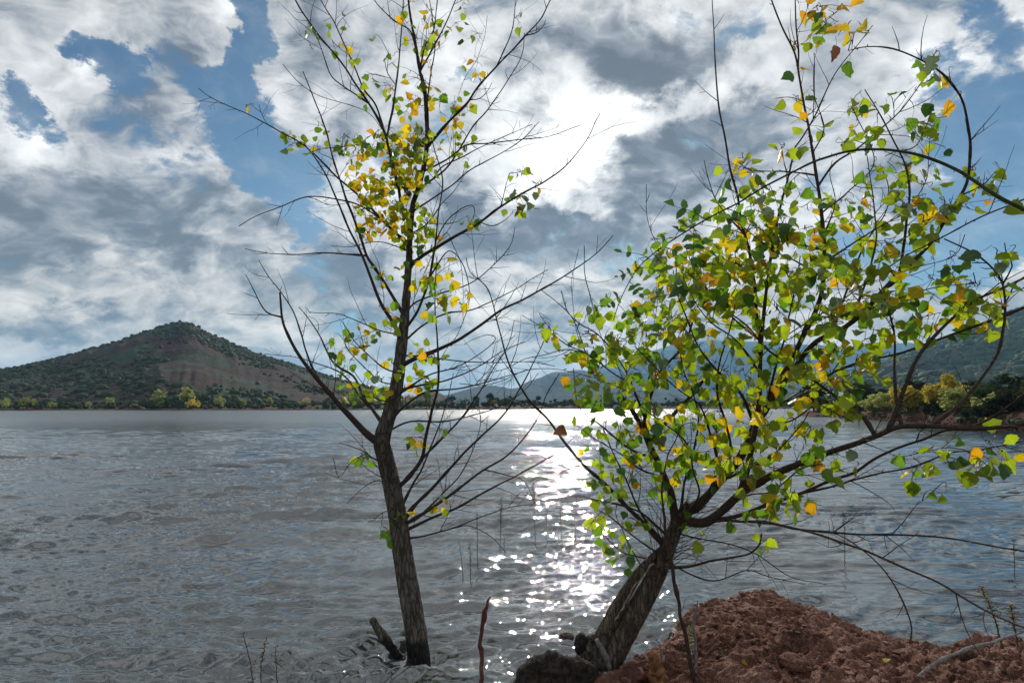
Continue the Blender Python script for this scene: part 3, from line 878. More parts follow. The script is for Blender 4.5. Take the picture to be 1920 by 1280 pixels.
def leaf_geo(seed, ragged=0.0, narrow=False):
    """one poplar leaf, 1 long, base at the origin, tip along +Y: deltoid blade with toothed, wavy margin"""
    r = np.random.default_rng(seed)
    ts = np.array([0.0, .04, .12, .22, .33, .45, .57, .69, .80, .90, 1.0])
    if narrow: w = np.array([.0, .12, .22, .29, .32, .32, .28, .22, .15, .07, .0])
    else: w = np.array([.0, .20, .36, .46, .49, .45, .385, .30, .20, .09, .0])
    L = w * (1 + .10 * r.normal(0, 1, 11)); Rr = w * (1 + .10 * r.normal(0, 1, 11))
    L *= 1 - .10 * (np.arange(11) % 2); Rr *= 1 - .10 * ((np.arange(11) + 1) % 2)
    if ragged:
        k = r.integers(2, 9); L[k] *= 1 - ragged
        k = r.integers(2, 9); Rr[k] *= 1 - ragged * .7
    cup = r.uniform(-.35, .65); bend = r.uniform(-.7, .4); tw = r.uniform(-.8, .8)
    def pt(x, y):
        z = cup * abs(x) + bend * (y - .3) ** 2 * 1.2 + tw * x * (y - .4) + .035 * math.sin(y * 11 + seed) * (abs(x) / .4)
        return (x, y - (.06 if 0 < y < .15 else 0), z)
    V = []; UV = []
    for i, t in enumerate(ts):
        V.append(pt(0, t)); UV.append((0, t))
    for i in range(1, 10): V.append(pt(L[i], ts[i])); UV.append((L[i], ts[i]))
    for i in range(1, 10): V.append(pt(-Rr[i], ts[i])); UV.append((-Rr[i], ts[i]))
    T = [(0, 11, 1), (0, 1, 20), (10, 9, 19), (10, 28, 9)]; Q = []
    for i in range(1, 9):
        Q.append((i, 10 + i, 11 + i, i + 1)); Q.append((i, i + 1, 20 + i, 19 + i))
    return np.array(V, float), np.array(Q), np.array(T), np.array(UV, float)
LG = [leaf_geo(i, .35 if i in (3, 6) else .12 * (i % 2)) for i in range(8)]
LGN = [leaf_geo(40 + i, 0, True) for i in range(3)]
_lm = {}
def leaf_mesh(shape, mi, petiole=True):
    k = (shape, mi, petiole)
    if k not in _lm:
        V, Q, T, UV = (LG + LGN)[shape]
        acc = Acc(); acc.add(V, Q, T, 0); uvs = [UV]
        if petiole:
            n0 = acc.n
            P = catmull([(0, -.62, .16), (0, -.3, .03), (0, 0, 0)], .2)
            tube(acc, P, .013, 3, 1, cap=False)
            uvs.append(np.zeros((acc.n - n0, 2)) + .5)
        F = [np.concatenate(acc.Q), np.concatenate(acc.T)]
        fm = np.concatenate(acc.mq + acc.mt)
        me = make_mesh("leaf", np.concatenate(acc.V), F, [LM[mi], M_petiole], True, fm, np.concatenate(uvs))
        _lm[k] = me
    return _lm[k]

def leaf_matrix(base, tip_dir, normal, size):
    y = tip_dir.normalized(); z = (normal - y * normal.dot(y))
    if z.length < 1e-3: z = y.orthogonal()
    z.normalize(); x = y.cross(z)
    M = Matrix((x * size, y * size, z * size)).transposed().to_4x4(); M.translation = base
    return M

class Tree:
    """a tree grown from limbs, side shoots and leaves; every limb keeps its own mesh"""
    def __init__(s, root, seed):
        s.root = root; s.nodes = []; s.rad = []; s.r = np.random.default_rng(seed)
        s.leaves = []; s.limbs = []
        s.tw = Acc()
    def reg(s, P, R):
        s.nodes.extend([tuple(p) for p in P]); s.rad.extend(list(np.broadcast_to(R, (len(P),))))
    def near_px(s, px, py, Yh=None):
        if not hasattr(s, '_pp') or len(s._pp) != len(s.nodes):
            s._pp = np.array([project(n) for n in s.nodes])
        d = (s._pp[:, 0] - px) ** 2 + (s._pp[:, 1] - py) ** 2
        return int(np.argmin(d)), math.sqrt(d.min())
    def limb(s, pts, dY, r0, r1, m_, name='branch', sides=8, snap=True, knots=True, label=None, Y0=None, jig=.004):
        i, dist = s.near_px(*pts[0]) if snap else (None, 0)
        if snap:
            base = np.array(s.nodes[i]); Y0 = base[1]; r0 = min(r0, s.rad[i] * 1.0)
        L = np.cumsum([0] + [math.hypot(pts[k + 1][0] - pts[k][0], pts[k + 1][1] - pts[k][1]) for k in range(len(pts) - 1)]); L = L / L[-1]
        C = [np.array(at(p[0], p[1], Y0 + dY * t ** .85)) for p, t in zip(pts, L)]
        if snap: C[0] = base
        P = catmull(C, .03)
        n = len(P); t = np.linspace(0, 1, n)
        q = s.r.random() * 100
        P = P + jig * np.stack([vnoise(t * n * .22, t * 0 + q), vnoise(t * n * .22, t * 0 + q + 9), vnoise(t * n * .22, t * 0 + q + 17)], -1) * np.clip(t * 8, 0, 1)[:, None]
        R = (r0 + (r1 - r0) * t ** .55) * (P[:, 1] / Y0) ** .7
        if knots: R = R * (1 + .28 * np.clip(vnoise(t * n * .45, t * 0 + q) - .25, 0, 1) * 2)
        acc = Acc(); tube(acc, P, R, sides, 0, .12, q)
        # buds and short spurs
        for k in range(3, n - 2):
            if s.r.random() < .16:
                dv = s.r.normal(0, 1, 3); dv /= np.linalg.norm(dv)
                tg = P[k + 1] - P[k]; tg /= np.linalg.norm(tg) + 1e-9
                dv = dv - tg * dv.dot(tg) ; dv = dv / (np.linalg.norm(dv) + 1e-9) + tg * .9
                ln = (.006 + .012 * s.r.random()) if s.r.random() < .8 else .03 + .03 * s.r.random()
                tube(acc, np.array([P[k], P[k] + dv * ln * .6, P[k] + dv * ln + [0, 0, ln * .2]]), [.0022, .0022, .0008], 4)
        s.reg(P, R); s.limbs.append((name, acc, m_, label, P, R))
        return P, R
    def shoot(s, P, R, n, lmin, lmax, m_=None, up=.5, sub=1, r0=.0028):
        """thin bare side shoots of a limb"""
        for _ in range(n):
            k = int(s.r.uniform(.12, .97) * (len(P) - 2)); tg = P[k + 1] - P[k]; tg = tg / (np.linalg.norm(tg) + 1e-9)
            dv = s.r.normal(0, 1, 3) * np.array([1, .7, 1]); dv -= tg * dv.dot(tg); dv /= np.linalg.norm(dv) + 1e-9
            d = tg * .75 + dv * .75; d /= np.linalg.norm(d)
            ln = s.r.uniform(lmin, lmax); m = max(4, int(ln / .04)); Q = [P[k]]
            cur = s.r.normal(0, .05, 3)
            for j in range(m):
                d = d + np.array([0, 0, up * .10]) + cur + s.r.normal(0, .075, 3); d /= np.linalg.norm(d)
                Q.append(Q[-1] + d * ln / m)
            Q = np.array(Q); rr = np.linspace(min(r0, R[k] * .7), .0009, len(Q))
            tube(s.tw, Q, rr, 4, 0, .0)
            s.reg(Q[1:], rr[1:])
            if sub > 0: s.shoot(Q, rr, s.r.integers(0, 3), lmin * .4, lmax * .45, m_, up, sub - 1, r0 * .7)
    def leafclusters(s, clusters, size, hang=.55):
        """clusters: (px, py, rx, ry, n, [weights of the leaf colours])"""
        T = []
        for (cx, cy_, rx, ry, n, wts) in clusters:
            w = np.array(wts, float); w /= w.sum()
            for _ in range(n):
                a = s.r.random() * 6.283; q = s.r.random() ** .55
                T.append((cx + rx * q * math.cos(a), cy_ + ry * q * math.sin(a), int(s.r.choice(len(w), p=w))))
        s.r.shuffle(T)
        kd_n = 0; kd = None
        for (px, py, ci) in T:
            px, py, ci = float(px), float(py), int(ci)
            i, dpx = s.near_px(px, py)
            # choose among the nodes near in the picture, then grow a twig to the leaf
            near = np.where((s._pp[:, 0] - px) ** 2 + (s._pp[:, 1] - py) ** 2 < (dpx + 14) ** 2)[0]
            i = int(s.r.choice(near))
            b0 = Vector(s.nodes[i]); Y = b0.y + s.r.normal(0, .09) - .02
            tgt = at(px, py, max(1.25, Y))
            size_ = size * s.r.uniform(.68, 1.22)
            v = tgt - b0; L = v.length
            if L > .055:
                m = max(3, int(L / .03)); side = Vector(s.r.normal(0, 1, 3)) * L * .10; Q = []
                end = b0 + v * max(0.0, (L - .03) / L)
                for j in range(m + 1):
                    t = j / m; Q.append(np.array(b0.lerp(end, t) + side * math.sin(t * math.pi) + Vector((0, 0, .08 * L * math.sin(t * math.pi)))))
                Q = np.array(Q); rr = np.linspace(.0024, .0011, len(Q))
                tube(s.tw, Q, rr, 4, 1 if s.r.random() < .4 else 0)
                s.reg(Q[1:], rr[1:]); start = Vector(Q[-1])
            else: start = b0
            s.leaves.append((start, ci, size_))
    def finish(s, hang=.55, maxparts=300, offs=(0, 0, 0)):
        o = np.array(s.root.location)
        for (name, acc, m_, label, P, R) in s.limbs:
            b = acc.build(name, m_, s.root, True, o)
            if label: b['label'] = label
        if s.tw.V:
            tw = s.tw.build("twigs", [M_twig, M_redtwig], s.root, True, o); tw['kind'] = 'stuff'
        items = []
        for (st, ci, sz) in s.leaves:
            tip = Vector((s.r.normal(0, .55), s.r.normal(0, .45), s.r.normal(-hang, .45)))
            nrm = Vector((s.r.normal(0, .75), s.r.normal(-.75, .55), s.r.normal(.25, .6)))
            pet = .62 * sz
            M = leaf_matrix(st + tip.normalized() * pet, tip, nrm, sz)
            px, py, f = project(M.translation + tip.normalized() * sz * .5)
            inside = -20 < px < 1940 and -20 < py < 1300
            sh = int(s.r.integers(0, 8))
            items.append(((sz / max(f, .1)) * (1 if inside else .01), M, sh, ci))
        items.sort(key=lambda q: -q[0])
        inv = Matrix.Translation(-s.root.location)
        for k, (_, M, sh, ci) in enumerate(items[:maxparts]):
            l = link('leaf', leaf_mesh(sh, ci), s.root); l.matrix_basis = inv @ M
        rest = items[maxparts:]
        if rest:
            acc = Acc(); uvs = []
            for (_, M, sh, ci) in rest:
                V, Q, T, UV = LG[sh]; Mn = np.array(inv @ M)
                acc.add(V @ Mn[:3, :3].T + Mn[:3, 3], Q, T, ci); uvs.append(UV)
                n0 = acc.n
                P = np.array([(0, -.62, .16), (0, -.3, .03), (0, 0, 0)]) @ Mn[:3, :3].T + Mn[:3, 3]
                tube(acc, P, .0009, 3, 8, cap=False); uvs.append(np.zeros((acc.n - n0, 2)) + .5)
            F = [np.concatenate(acc.Q), np.concatenate(acc.T)]
            me = make_mesh("foliage", np.concatenate(acc.V), F, LM + [M_petiole], True, np.concatenate(acc.mq + acc.mt), np.concatenate(uvs))
            f = link("foliage", me, s.root); f['kind'] = 'stuff'

def trunk_tube(pts, radii, sides, seed, groove=None, lump=.10, step=.008):
    """pts world points; returns a fissured trunk as an Acc"""
    P = catmull(pts, step); n = len(P)
    t = np.linspace(0, 1, n); R = np.interp(t, np.linspace(0, 1, len(radii)), radii)
    T = np.gradient(P, axis=0); T /= np.linalg.norm(T, axis=1)[:, None]
    N = np.cross(T, np.array([0, 1.0, 0])); N /= np.linalg.norm(N, axis=1)[:, None]
    B = np.cross(T, N)
    ang = np.arange(sides) * 2 * math.pi / sides
    Lc = np.concatenate([[0], np.cumsum(np.linalg.norm(np.diff(P, axis=0), axis=1))])
    CA, SA = np.cos(ang)[None], np.sin(ang)[None]
    z = Lc[:, None]
    low = vnoise(CA * 1.3 + seed, SA * 1.3, z * 3.0)
    fis = 1 - np.abs(fbm(CA * 6.5 + seed + .3 * vnoise(CA * 3, SA * 3, z * 9), SA * 6.5, z * 5.0, 3)) * 2.6
    fine = fbm(CA * 16 + seed, SA * 16, z * 26, 3)
    rr = R[:, None] * (1 + lump * low) - .0085 * np.clip(fis, 0, 1) ** 2 + .0035 * fine
    if groove is not None:
        for (a0, wd, dp) in groove:
            da = np.abs((ang[None] - a0 + math.pi + .25 * np.sin(z * 5)) % (2 * math.pi) - math.pi)
            rr = rr * (1 - dp * np.exp(-(da / wd) ** 2))
    V = P[:, None] + (N[:, None] * CA[..., None] + B[:, None] * SA[..., None]) * rr[..., None]
    acc = Acc()
    i = np.arange(n - 1)[:, None] * sides; j = np.arange(sides)[None]; k = (j + 1) % sides
    Q = np.stack([i + j, i + k, i + sides + k, i + sides + j], -1).reshape(-1, 4)[:, ::-1]
    V = V.reshape(-1, 3)
    V = np.vstack([V, P[-1][None]]); c = n * sides; e = (n - 1) * sides
    acc.add(V, Q, [(e + (q + 1) % sides, e + q, c) for q in range(sides)])
    return acc, P, R

# ---------------------------------------------------------------- the slender tree standing in the water
def left_tree():
    Y = ground(785, 1228).y
    root = empty("young_poplar", at(785, 1228, Y), "slender half bare poplar standing in the lake, left of the leafy leaning tree", "tree")
    root.location.z = -.3
    T = Tree(root, 3)
    tp = [(790, 1290), (785, 1225), (776, 1160), (766, 1100), (755, 1030), (746, 965), (733, 900), (722, 855), (716, 828), (722, 800), (733, 765), (744, 720), (752, 655), (758, 600), (763, 545), (767, 485), (769, 430), (774, 385), (787, 345), (797, 300), (801, 262), (800, 215), (796, 170), (787, 130), (778, 78), (768, 20), (762, -40)]
    tr = [24, 23, 22, 21.5, 21, 20, 18, 17.5, 17, 15, 13.5, 11.8, 10.5, 9, 8, 7, 6.2, 5.8, 5.6, 5.2, 4.8, 4, 3.6, 3, 2.5, 2, 1.5]
    Ys = [Y + .10 * math.sin(k * .5) * min(1, k / 6) for k in range(len(tp))]
    pts = [np.array(at(x, y, yy)) for (x, y), yy in zip(tp, Ys)]
    acc, P, R = trunk_tube(pts, [q / FPX * Y * .90 for q in tr], 56, 3.0, groove=[(1.2, .25, .10), (4.4, .3, .12)], step=.014)
    o = np.array(root.location)
    acc.build("trunk", M_bark, root, True, o)
    T.reg(P[::3], R[::3] * .7)
    L = T.limb; b = M_branch
    specs = [
     # points, depth change, base radius px, end radius px
     ([(716, 838), (690, 815), (655, 780), (625, 745), (590, 705), (560, 665), (538, 625), (528, 595), (525, 548)], -.35, 8, 1.6),
     ([(528, 600), (500, 585), (478, 550), (461, 515)], -.1, 2, .6),
     ([(640, 765), (600, 715), (575, 660), (565, 625), (545, 575), (525, 545), (505, 520), (485, 488)], .3, 3, .6),
     ([(722, 800), (700, 770), (680, 740), (662, 705), (625, 680), (600, 630), (580, 600), (560, 575)], .4, 4, .7),
     ([(705, 770), (672, 740), (640, 700), (590, 680), (545, 668), (498, 664)], .3, 2, .6),
     ([(758, 640), (740, 610), (715, 570), (695, 520), (675, 470), (650, 420), (630, 370), (612, 330), (590, 295), (570, 270)], -.2, 4.5, 1),
     ([(748, 590), (730, 545), (705, 505), (688, 480), (675, 440), (655, 390), (640, 345), (625, 300), (610, 240), (590, 190), (568, 135)], .4, 4, .9),
     ([(688, 480), (650, 476), (600, 475), (550, 478), (500, 475), (460, 467)], -.25, 2.2, .6),
     ([(765, 460), (735, 430), (705, 400), (670, 365), (630, 330), (590, 290), (560, 265), (530, 250), (495, 230), (455, 210), (420, 195), (390, 180), (372, 165)], .3, 3.4, .6),
     ([(540, 262), (515, 240), (500, 230), (490, 210), (486, 196)], .1, 1.6, .6),
     ([(735, 425), (700, 400), (660, 380), (610, 370), (570, 370), (530, 385), (480, 405), (448, 424)], -.35, 2.4, .6),
     ([(660, 385), (620, 385), (595, 375), (575, 368)], -.1, 1.5, .6),
     ([(770, 420), (756, 394), (746, 350), (737, 312), (728, 275), (722, 250), (691, 194), (662, 150), (631, 106), (594, 62), (569, 25), (545, -15)], -.2, 5.5, 1.2),
     ([(722, 252), (705, 200), (681, 165), (662, 119), (641, 75), (622, 34), (597, -6)], .2, 3, 1),
     ([(690, 192), (668, 178), (640, 160), (620, 140), (605, 100), (590, 62), (575, 40)], .15, 2, .6),
     ([(720, 256), (695, 215), (655, 197), (600, 180), (560, 155), (530, 122)], -.3, 2.2, .6),
     ([(700, 250), (670, 270), (640, 275), (600, 280), (570, 290)], -.2, 1.4, .6),
     ([(722, 258), (735, 210), (742, 160), (748, 110), (752, 60), (756, 0), (758, -30)], .25, 3, 1),
     ([(742, 160), (726, 135), (720, 110)], .1, 1.2, .6),
     ([(778, 100), (770, 60), (740, 40), (705, 5), (695, -20)], .2, 2, .7),
     ([(787, 134), (795, 90), (812, 60), (818, 20), (822, -25)], -.15, 2, .8),
     ([(788, 130), (812, 90), (835, 45), (850, 10), (862, -20)], .2, 2.4, .8),
     ([(800, 200), (806, 150), (815, 95), (812, 40), (806, 0)], -.2, 2, .7),
     ([(803, 275), (841, 228), (875, 194), (903, 156), (931, 125), (975, 78), (1012, 37), (1036, -5)], -.1, 3.8, 1),
     ([(931, 125), (950, 84), (962, 47), (967, -6)], .1, 1.8, .7),
     ([(985, 66), (1005, 62), (1018, 50), (1022, 38)], .1, 1.3, .6),
     ([(794, 366), (840, 312), (887, 237), (919, 200), (959, 140), (978, 103), (984, 62)], .25, 2.6, .7),
     ([(803, 325), (840, 298), (875, 272), (916, 269), (975, 262), (1028, 256), (1087, 236)], -.3, 2.2, .6),
     ([(810, 328), (831, 312), (875, 290), (919, 267), (998, 233)], .3, 1.8, .6),
     ([(800, 400), (844, 350), (887, 316), (969, 269), (1011, 228)], .1, 2.2, .6),
     ([(880, 192), (900, 185), (915, 170), (922, 155)], .1, 1.2, .5),
     ([(845, 226), (870, 150), (895, 110), (910, 60), (914, 30)], .3, 1.6, .5),
     ([(767, 505), (795, 478), (842, 450), (900, 417), (940, 386), (985, 360), (1022, 340), (1062, 310), (1100, 262), (1118, 226), (1126, 212)], -.35, 5, .7),
     ([(940, 386), (948, 350), (955, 325)], .1, 1.3, .5),
     ([(900, 420), (925, 424), (948, 412), (960, 400)], -.1, 1.2, .5),
     ([(757, 690), (778, 672), (825, 653), (875, 628), (937, 584), (1012, 545), (1072, 509), (1119, 475), (1150, 442)], -.3, 5, .7),
     ([(760, 650), (800, 605), (840, 587), (894, 578), (969, 540), (1028, 505)], .3, 2.6, .6),
     ([(765, 620), (787, 575), (805, 520), (816, 460), (822, 400), (829, 337), (815, 281), (806, 244)], -.25, 3.2, .8),
     ([(820, 450), (838, 415), (865, 392), (885, 385), (890, 400), (880, 420)], .1, 1.6, .5),
     ([(762, 600), (775, 570), (825, 550), (875, 534), (919, 503), (956, 462), (966, 426)], .2, 2.2, .6),
     ([(800, 520), (840, 470), (870, 500), (880, 560), (865, 610), (845, 650)], -.2, 1.6, .5),
     ([(780, 560), (830, 440), (850, 462), (866, 505), (868, 600)], .3, 1.6, .5),
     ([(752, 735), (790, 722), (840, 712), (890, 690), (940, 660), (985, 640)], .3, 3, .6),
     ([(748, 745), (800, 705), (850, 690), (905, 660), (930, 635), (915, 628), (890, 635), (870, 645)], -.2, 2.4, .5),
     ([(757, 670), (810, 670), (870, 678), (930, 680), (990, 678), (1040, 686)], .2, 2, .6),
     ([(730, 800), (760, 760), (800, 735), (860, 728), (915, 715), (985, 695)], -.3, 3.2, .6),
     ([(728, 815), (770, 790), (830, 790), (880, 780), (930, 765), (985, 730), (1010, 700)], .3, 2.4, .6),
     ([(740, 915), (765, 895), (790, 860), (798, 820), (810, 770), (822, 720), (820, 640), (815, 560), (820, 480)], -.3, 5, .7),
     ([(770, 890), (800, 850), (850, 800), (890, 750), (920, 700), (950, 650), (965, 600)], .3, 3, .6),
     ([(748, 985), (775, 950), (810, 915), (850, 870), (900, 820), (950, 770), (985, 710), (1010, 660), (1030, 610)], .2, 4.2, .7),
     ([(748, 990), (790, 965), (840, 930), (900, 885), (955, 850), (1005, 790), (1025, 740), (1050, 700)], -.3, 4.2, .7),
     ([(750, 995), (800, 975), (860, 950), (920, 915), (980, 885), (1040, 850), (1075, 820)], .1, 3.6, .7),
     ([(905, 880), (950, 890), (985, 905), (1010, 960)], .1, 1.5, .5),
     ([(752, 1005), (800, 1003), (850, 990), (900, 970), (960, 950), (1000, 945)], -.2, 2.4, .6),
     ([(850, 990), (880, 985), (920, 1005), (950, 1035)], -.1, 1.3, .5),
     ([(748, 960), (775, 905), (790, 880), (810, 830), (830, 780), (850, 700)], .3, 3, .6),
     ([(790, 965), (830, 925), (870, 880), (900, 800), (895, 750)], .3, 2, .5),
     ([(722, 870), (700, 860), (680, 845), (655, 835), (636, 830)], -.2, 1.8, .6),
     ([(690, 852), (660, 865), (635, 895), (625, 858)], -.1, 1.2, .5),
     ([(728, 905), (705, 890), (680, 870), (690, 850)], -.1, 1.4, .5),
     ([(733, 920), (710, 900), (680, 915), (650, 945)], -.2, 1.4, .5),
     ([(740, 950), (718, 960), (700, 975), (690, 978)], .1, 1.2, .5),
     ([(765, 470), (720, 455), (690, 455), (660, 462), (620, 460)], .3, 1.6, .5),
     ([(770, 440), (800, 420), (830, 380), (850, 360), (870, 330)], .3, 1.8, .5),
     ([(745, 625), (700, 615), (640, 590), (580, 585), (575, 578)], .2, 1.8, .6),
     ([(745, 700), (720, 690), (690, 665), (665, 640), (650, 615), (640, 600)], -.25, 1.8, .6),
     ([(742, 722), (715, 715), (685, 690), (655, 660), (645, 640)], .2, 1.6, .6),
     ([(735, 760), (700, 745), (680, 720), (660, 690)], -.2, 1.6, .6)]
    k = Y / FPX
    for pts_, dY, r0, r1 in specs:
        Pl, Rl = L(pts_, dY, r0 * k, r1 * k, b, sides=10 if r0 > 3 else 6)
        ln = np.linalg.norm(Pl[-1] - Pl[0])
        T.shoot(Pl, Rl, int(1 + ln * 3.6), .08, .40, up=.35)
    G, O, Li, Ye, Go, Da, Si, Br = range(8)
    g1 = [3, 3, 3, 1.5, .5, .5, .5, 0]; y1 = [.6, 1, 2, 5, 2, .2, .2, .1]; m1 = [1.6, 2, 3, 3.2, 1, .4, .4, .05]
    cl = [(770, 290, 50, 60, 48, m1), (700, 280, 55, 45, 24, m1), (685, 345, 35, 30, 14, y1), (770, 420, 40, 40, 26, m1), (715, 400, 45, 40, 20, y1), (740, 350, 50, 40, 22, m1),
          (775, 175, 55, 40, 18, m1), (845, 200, 40, 30, 12, y1), (795, 60, 45, 60, 18, m1), (660, 60, 50, 60, 5, g1), (640, 260, 60, 30, 10, g1), (535, 250, 25, 12, 3, g1), (476, 190, 4, 4, 1, y1),
          (865, 260, 30, 45, 9, g1), (870, 45, 25, 40, 5, g1), (975, 45, 8, 5, 2, g1), (985, 345, 35, 40, 11, [1, 2, 2, 1, 0, 0, 4, 1]), (970, 385, 25, 12, 6, [1, 2, 2, 1, 0, 0, 2, 1]), (690, 165, 20, 30, 6, g1),
          (820, 540, 35, 55, 20, m1), (775, 500, 25, 40, 10, m1), (900, 130, 12, 20, 4, y1), (855, 565, 20, 15, 5, m1), (650, 640, 30, 45, 13, g1), (690, 640, 30, 50, 8, m1), (790, 680, 35, 40, 16, g1),
          (690, 725, 45, 20, 12, g1), (645, 720, 15, 15, 4, g1), (740, 695, 30, 30, 8, g1), (735, 595, 30, 20, 8, g1), (718, 530, 12, 25, 4, g1), (795, 825, 35, 20, 7, m1), (680, 850, 14, 8, 4, g1),
          (825, 935, 22, 12, 5, m1), (758, 968, 12, 10, 5, m1), (738, 1000, 12, 18, 6, [6, 0, 1, 0, 0, 1, 0, 0]), (880, 415, 10, 6, 3, g1), (800, 720, 20, 30, 6, g1), (560, 265, 40, 20, 3, g1), (595, 60, 30, 30, 3, g1), (730, 105, 12, 8, 2, m1),
          (653, 80, 12, 10, 2, y1), (800, 445, 20, 20, 8, m1), (700, 430, 30, 10, 5, y1)]
    T.leafclusters([(a, b_, c, d, int(n * (2.3 if k_ < 6 else 1.5) + .6), w) for k_, (a, b_, c, d, n, w) in enumerate(cl)], .064)
    T.finish(.5)
left_tree()

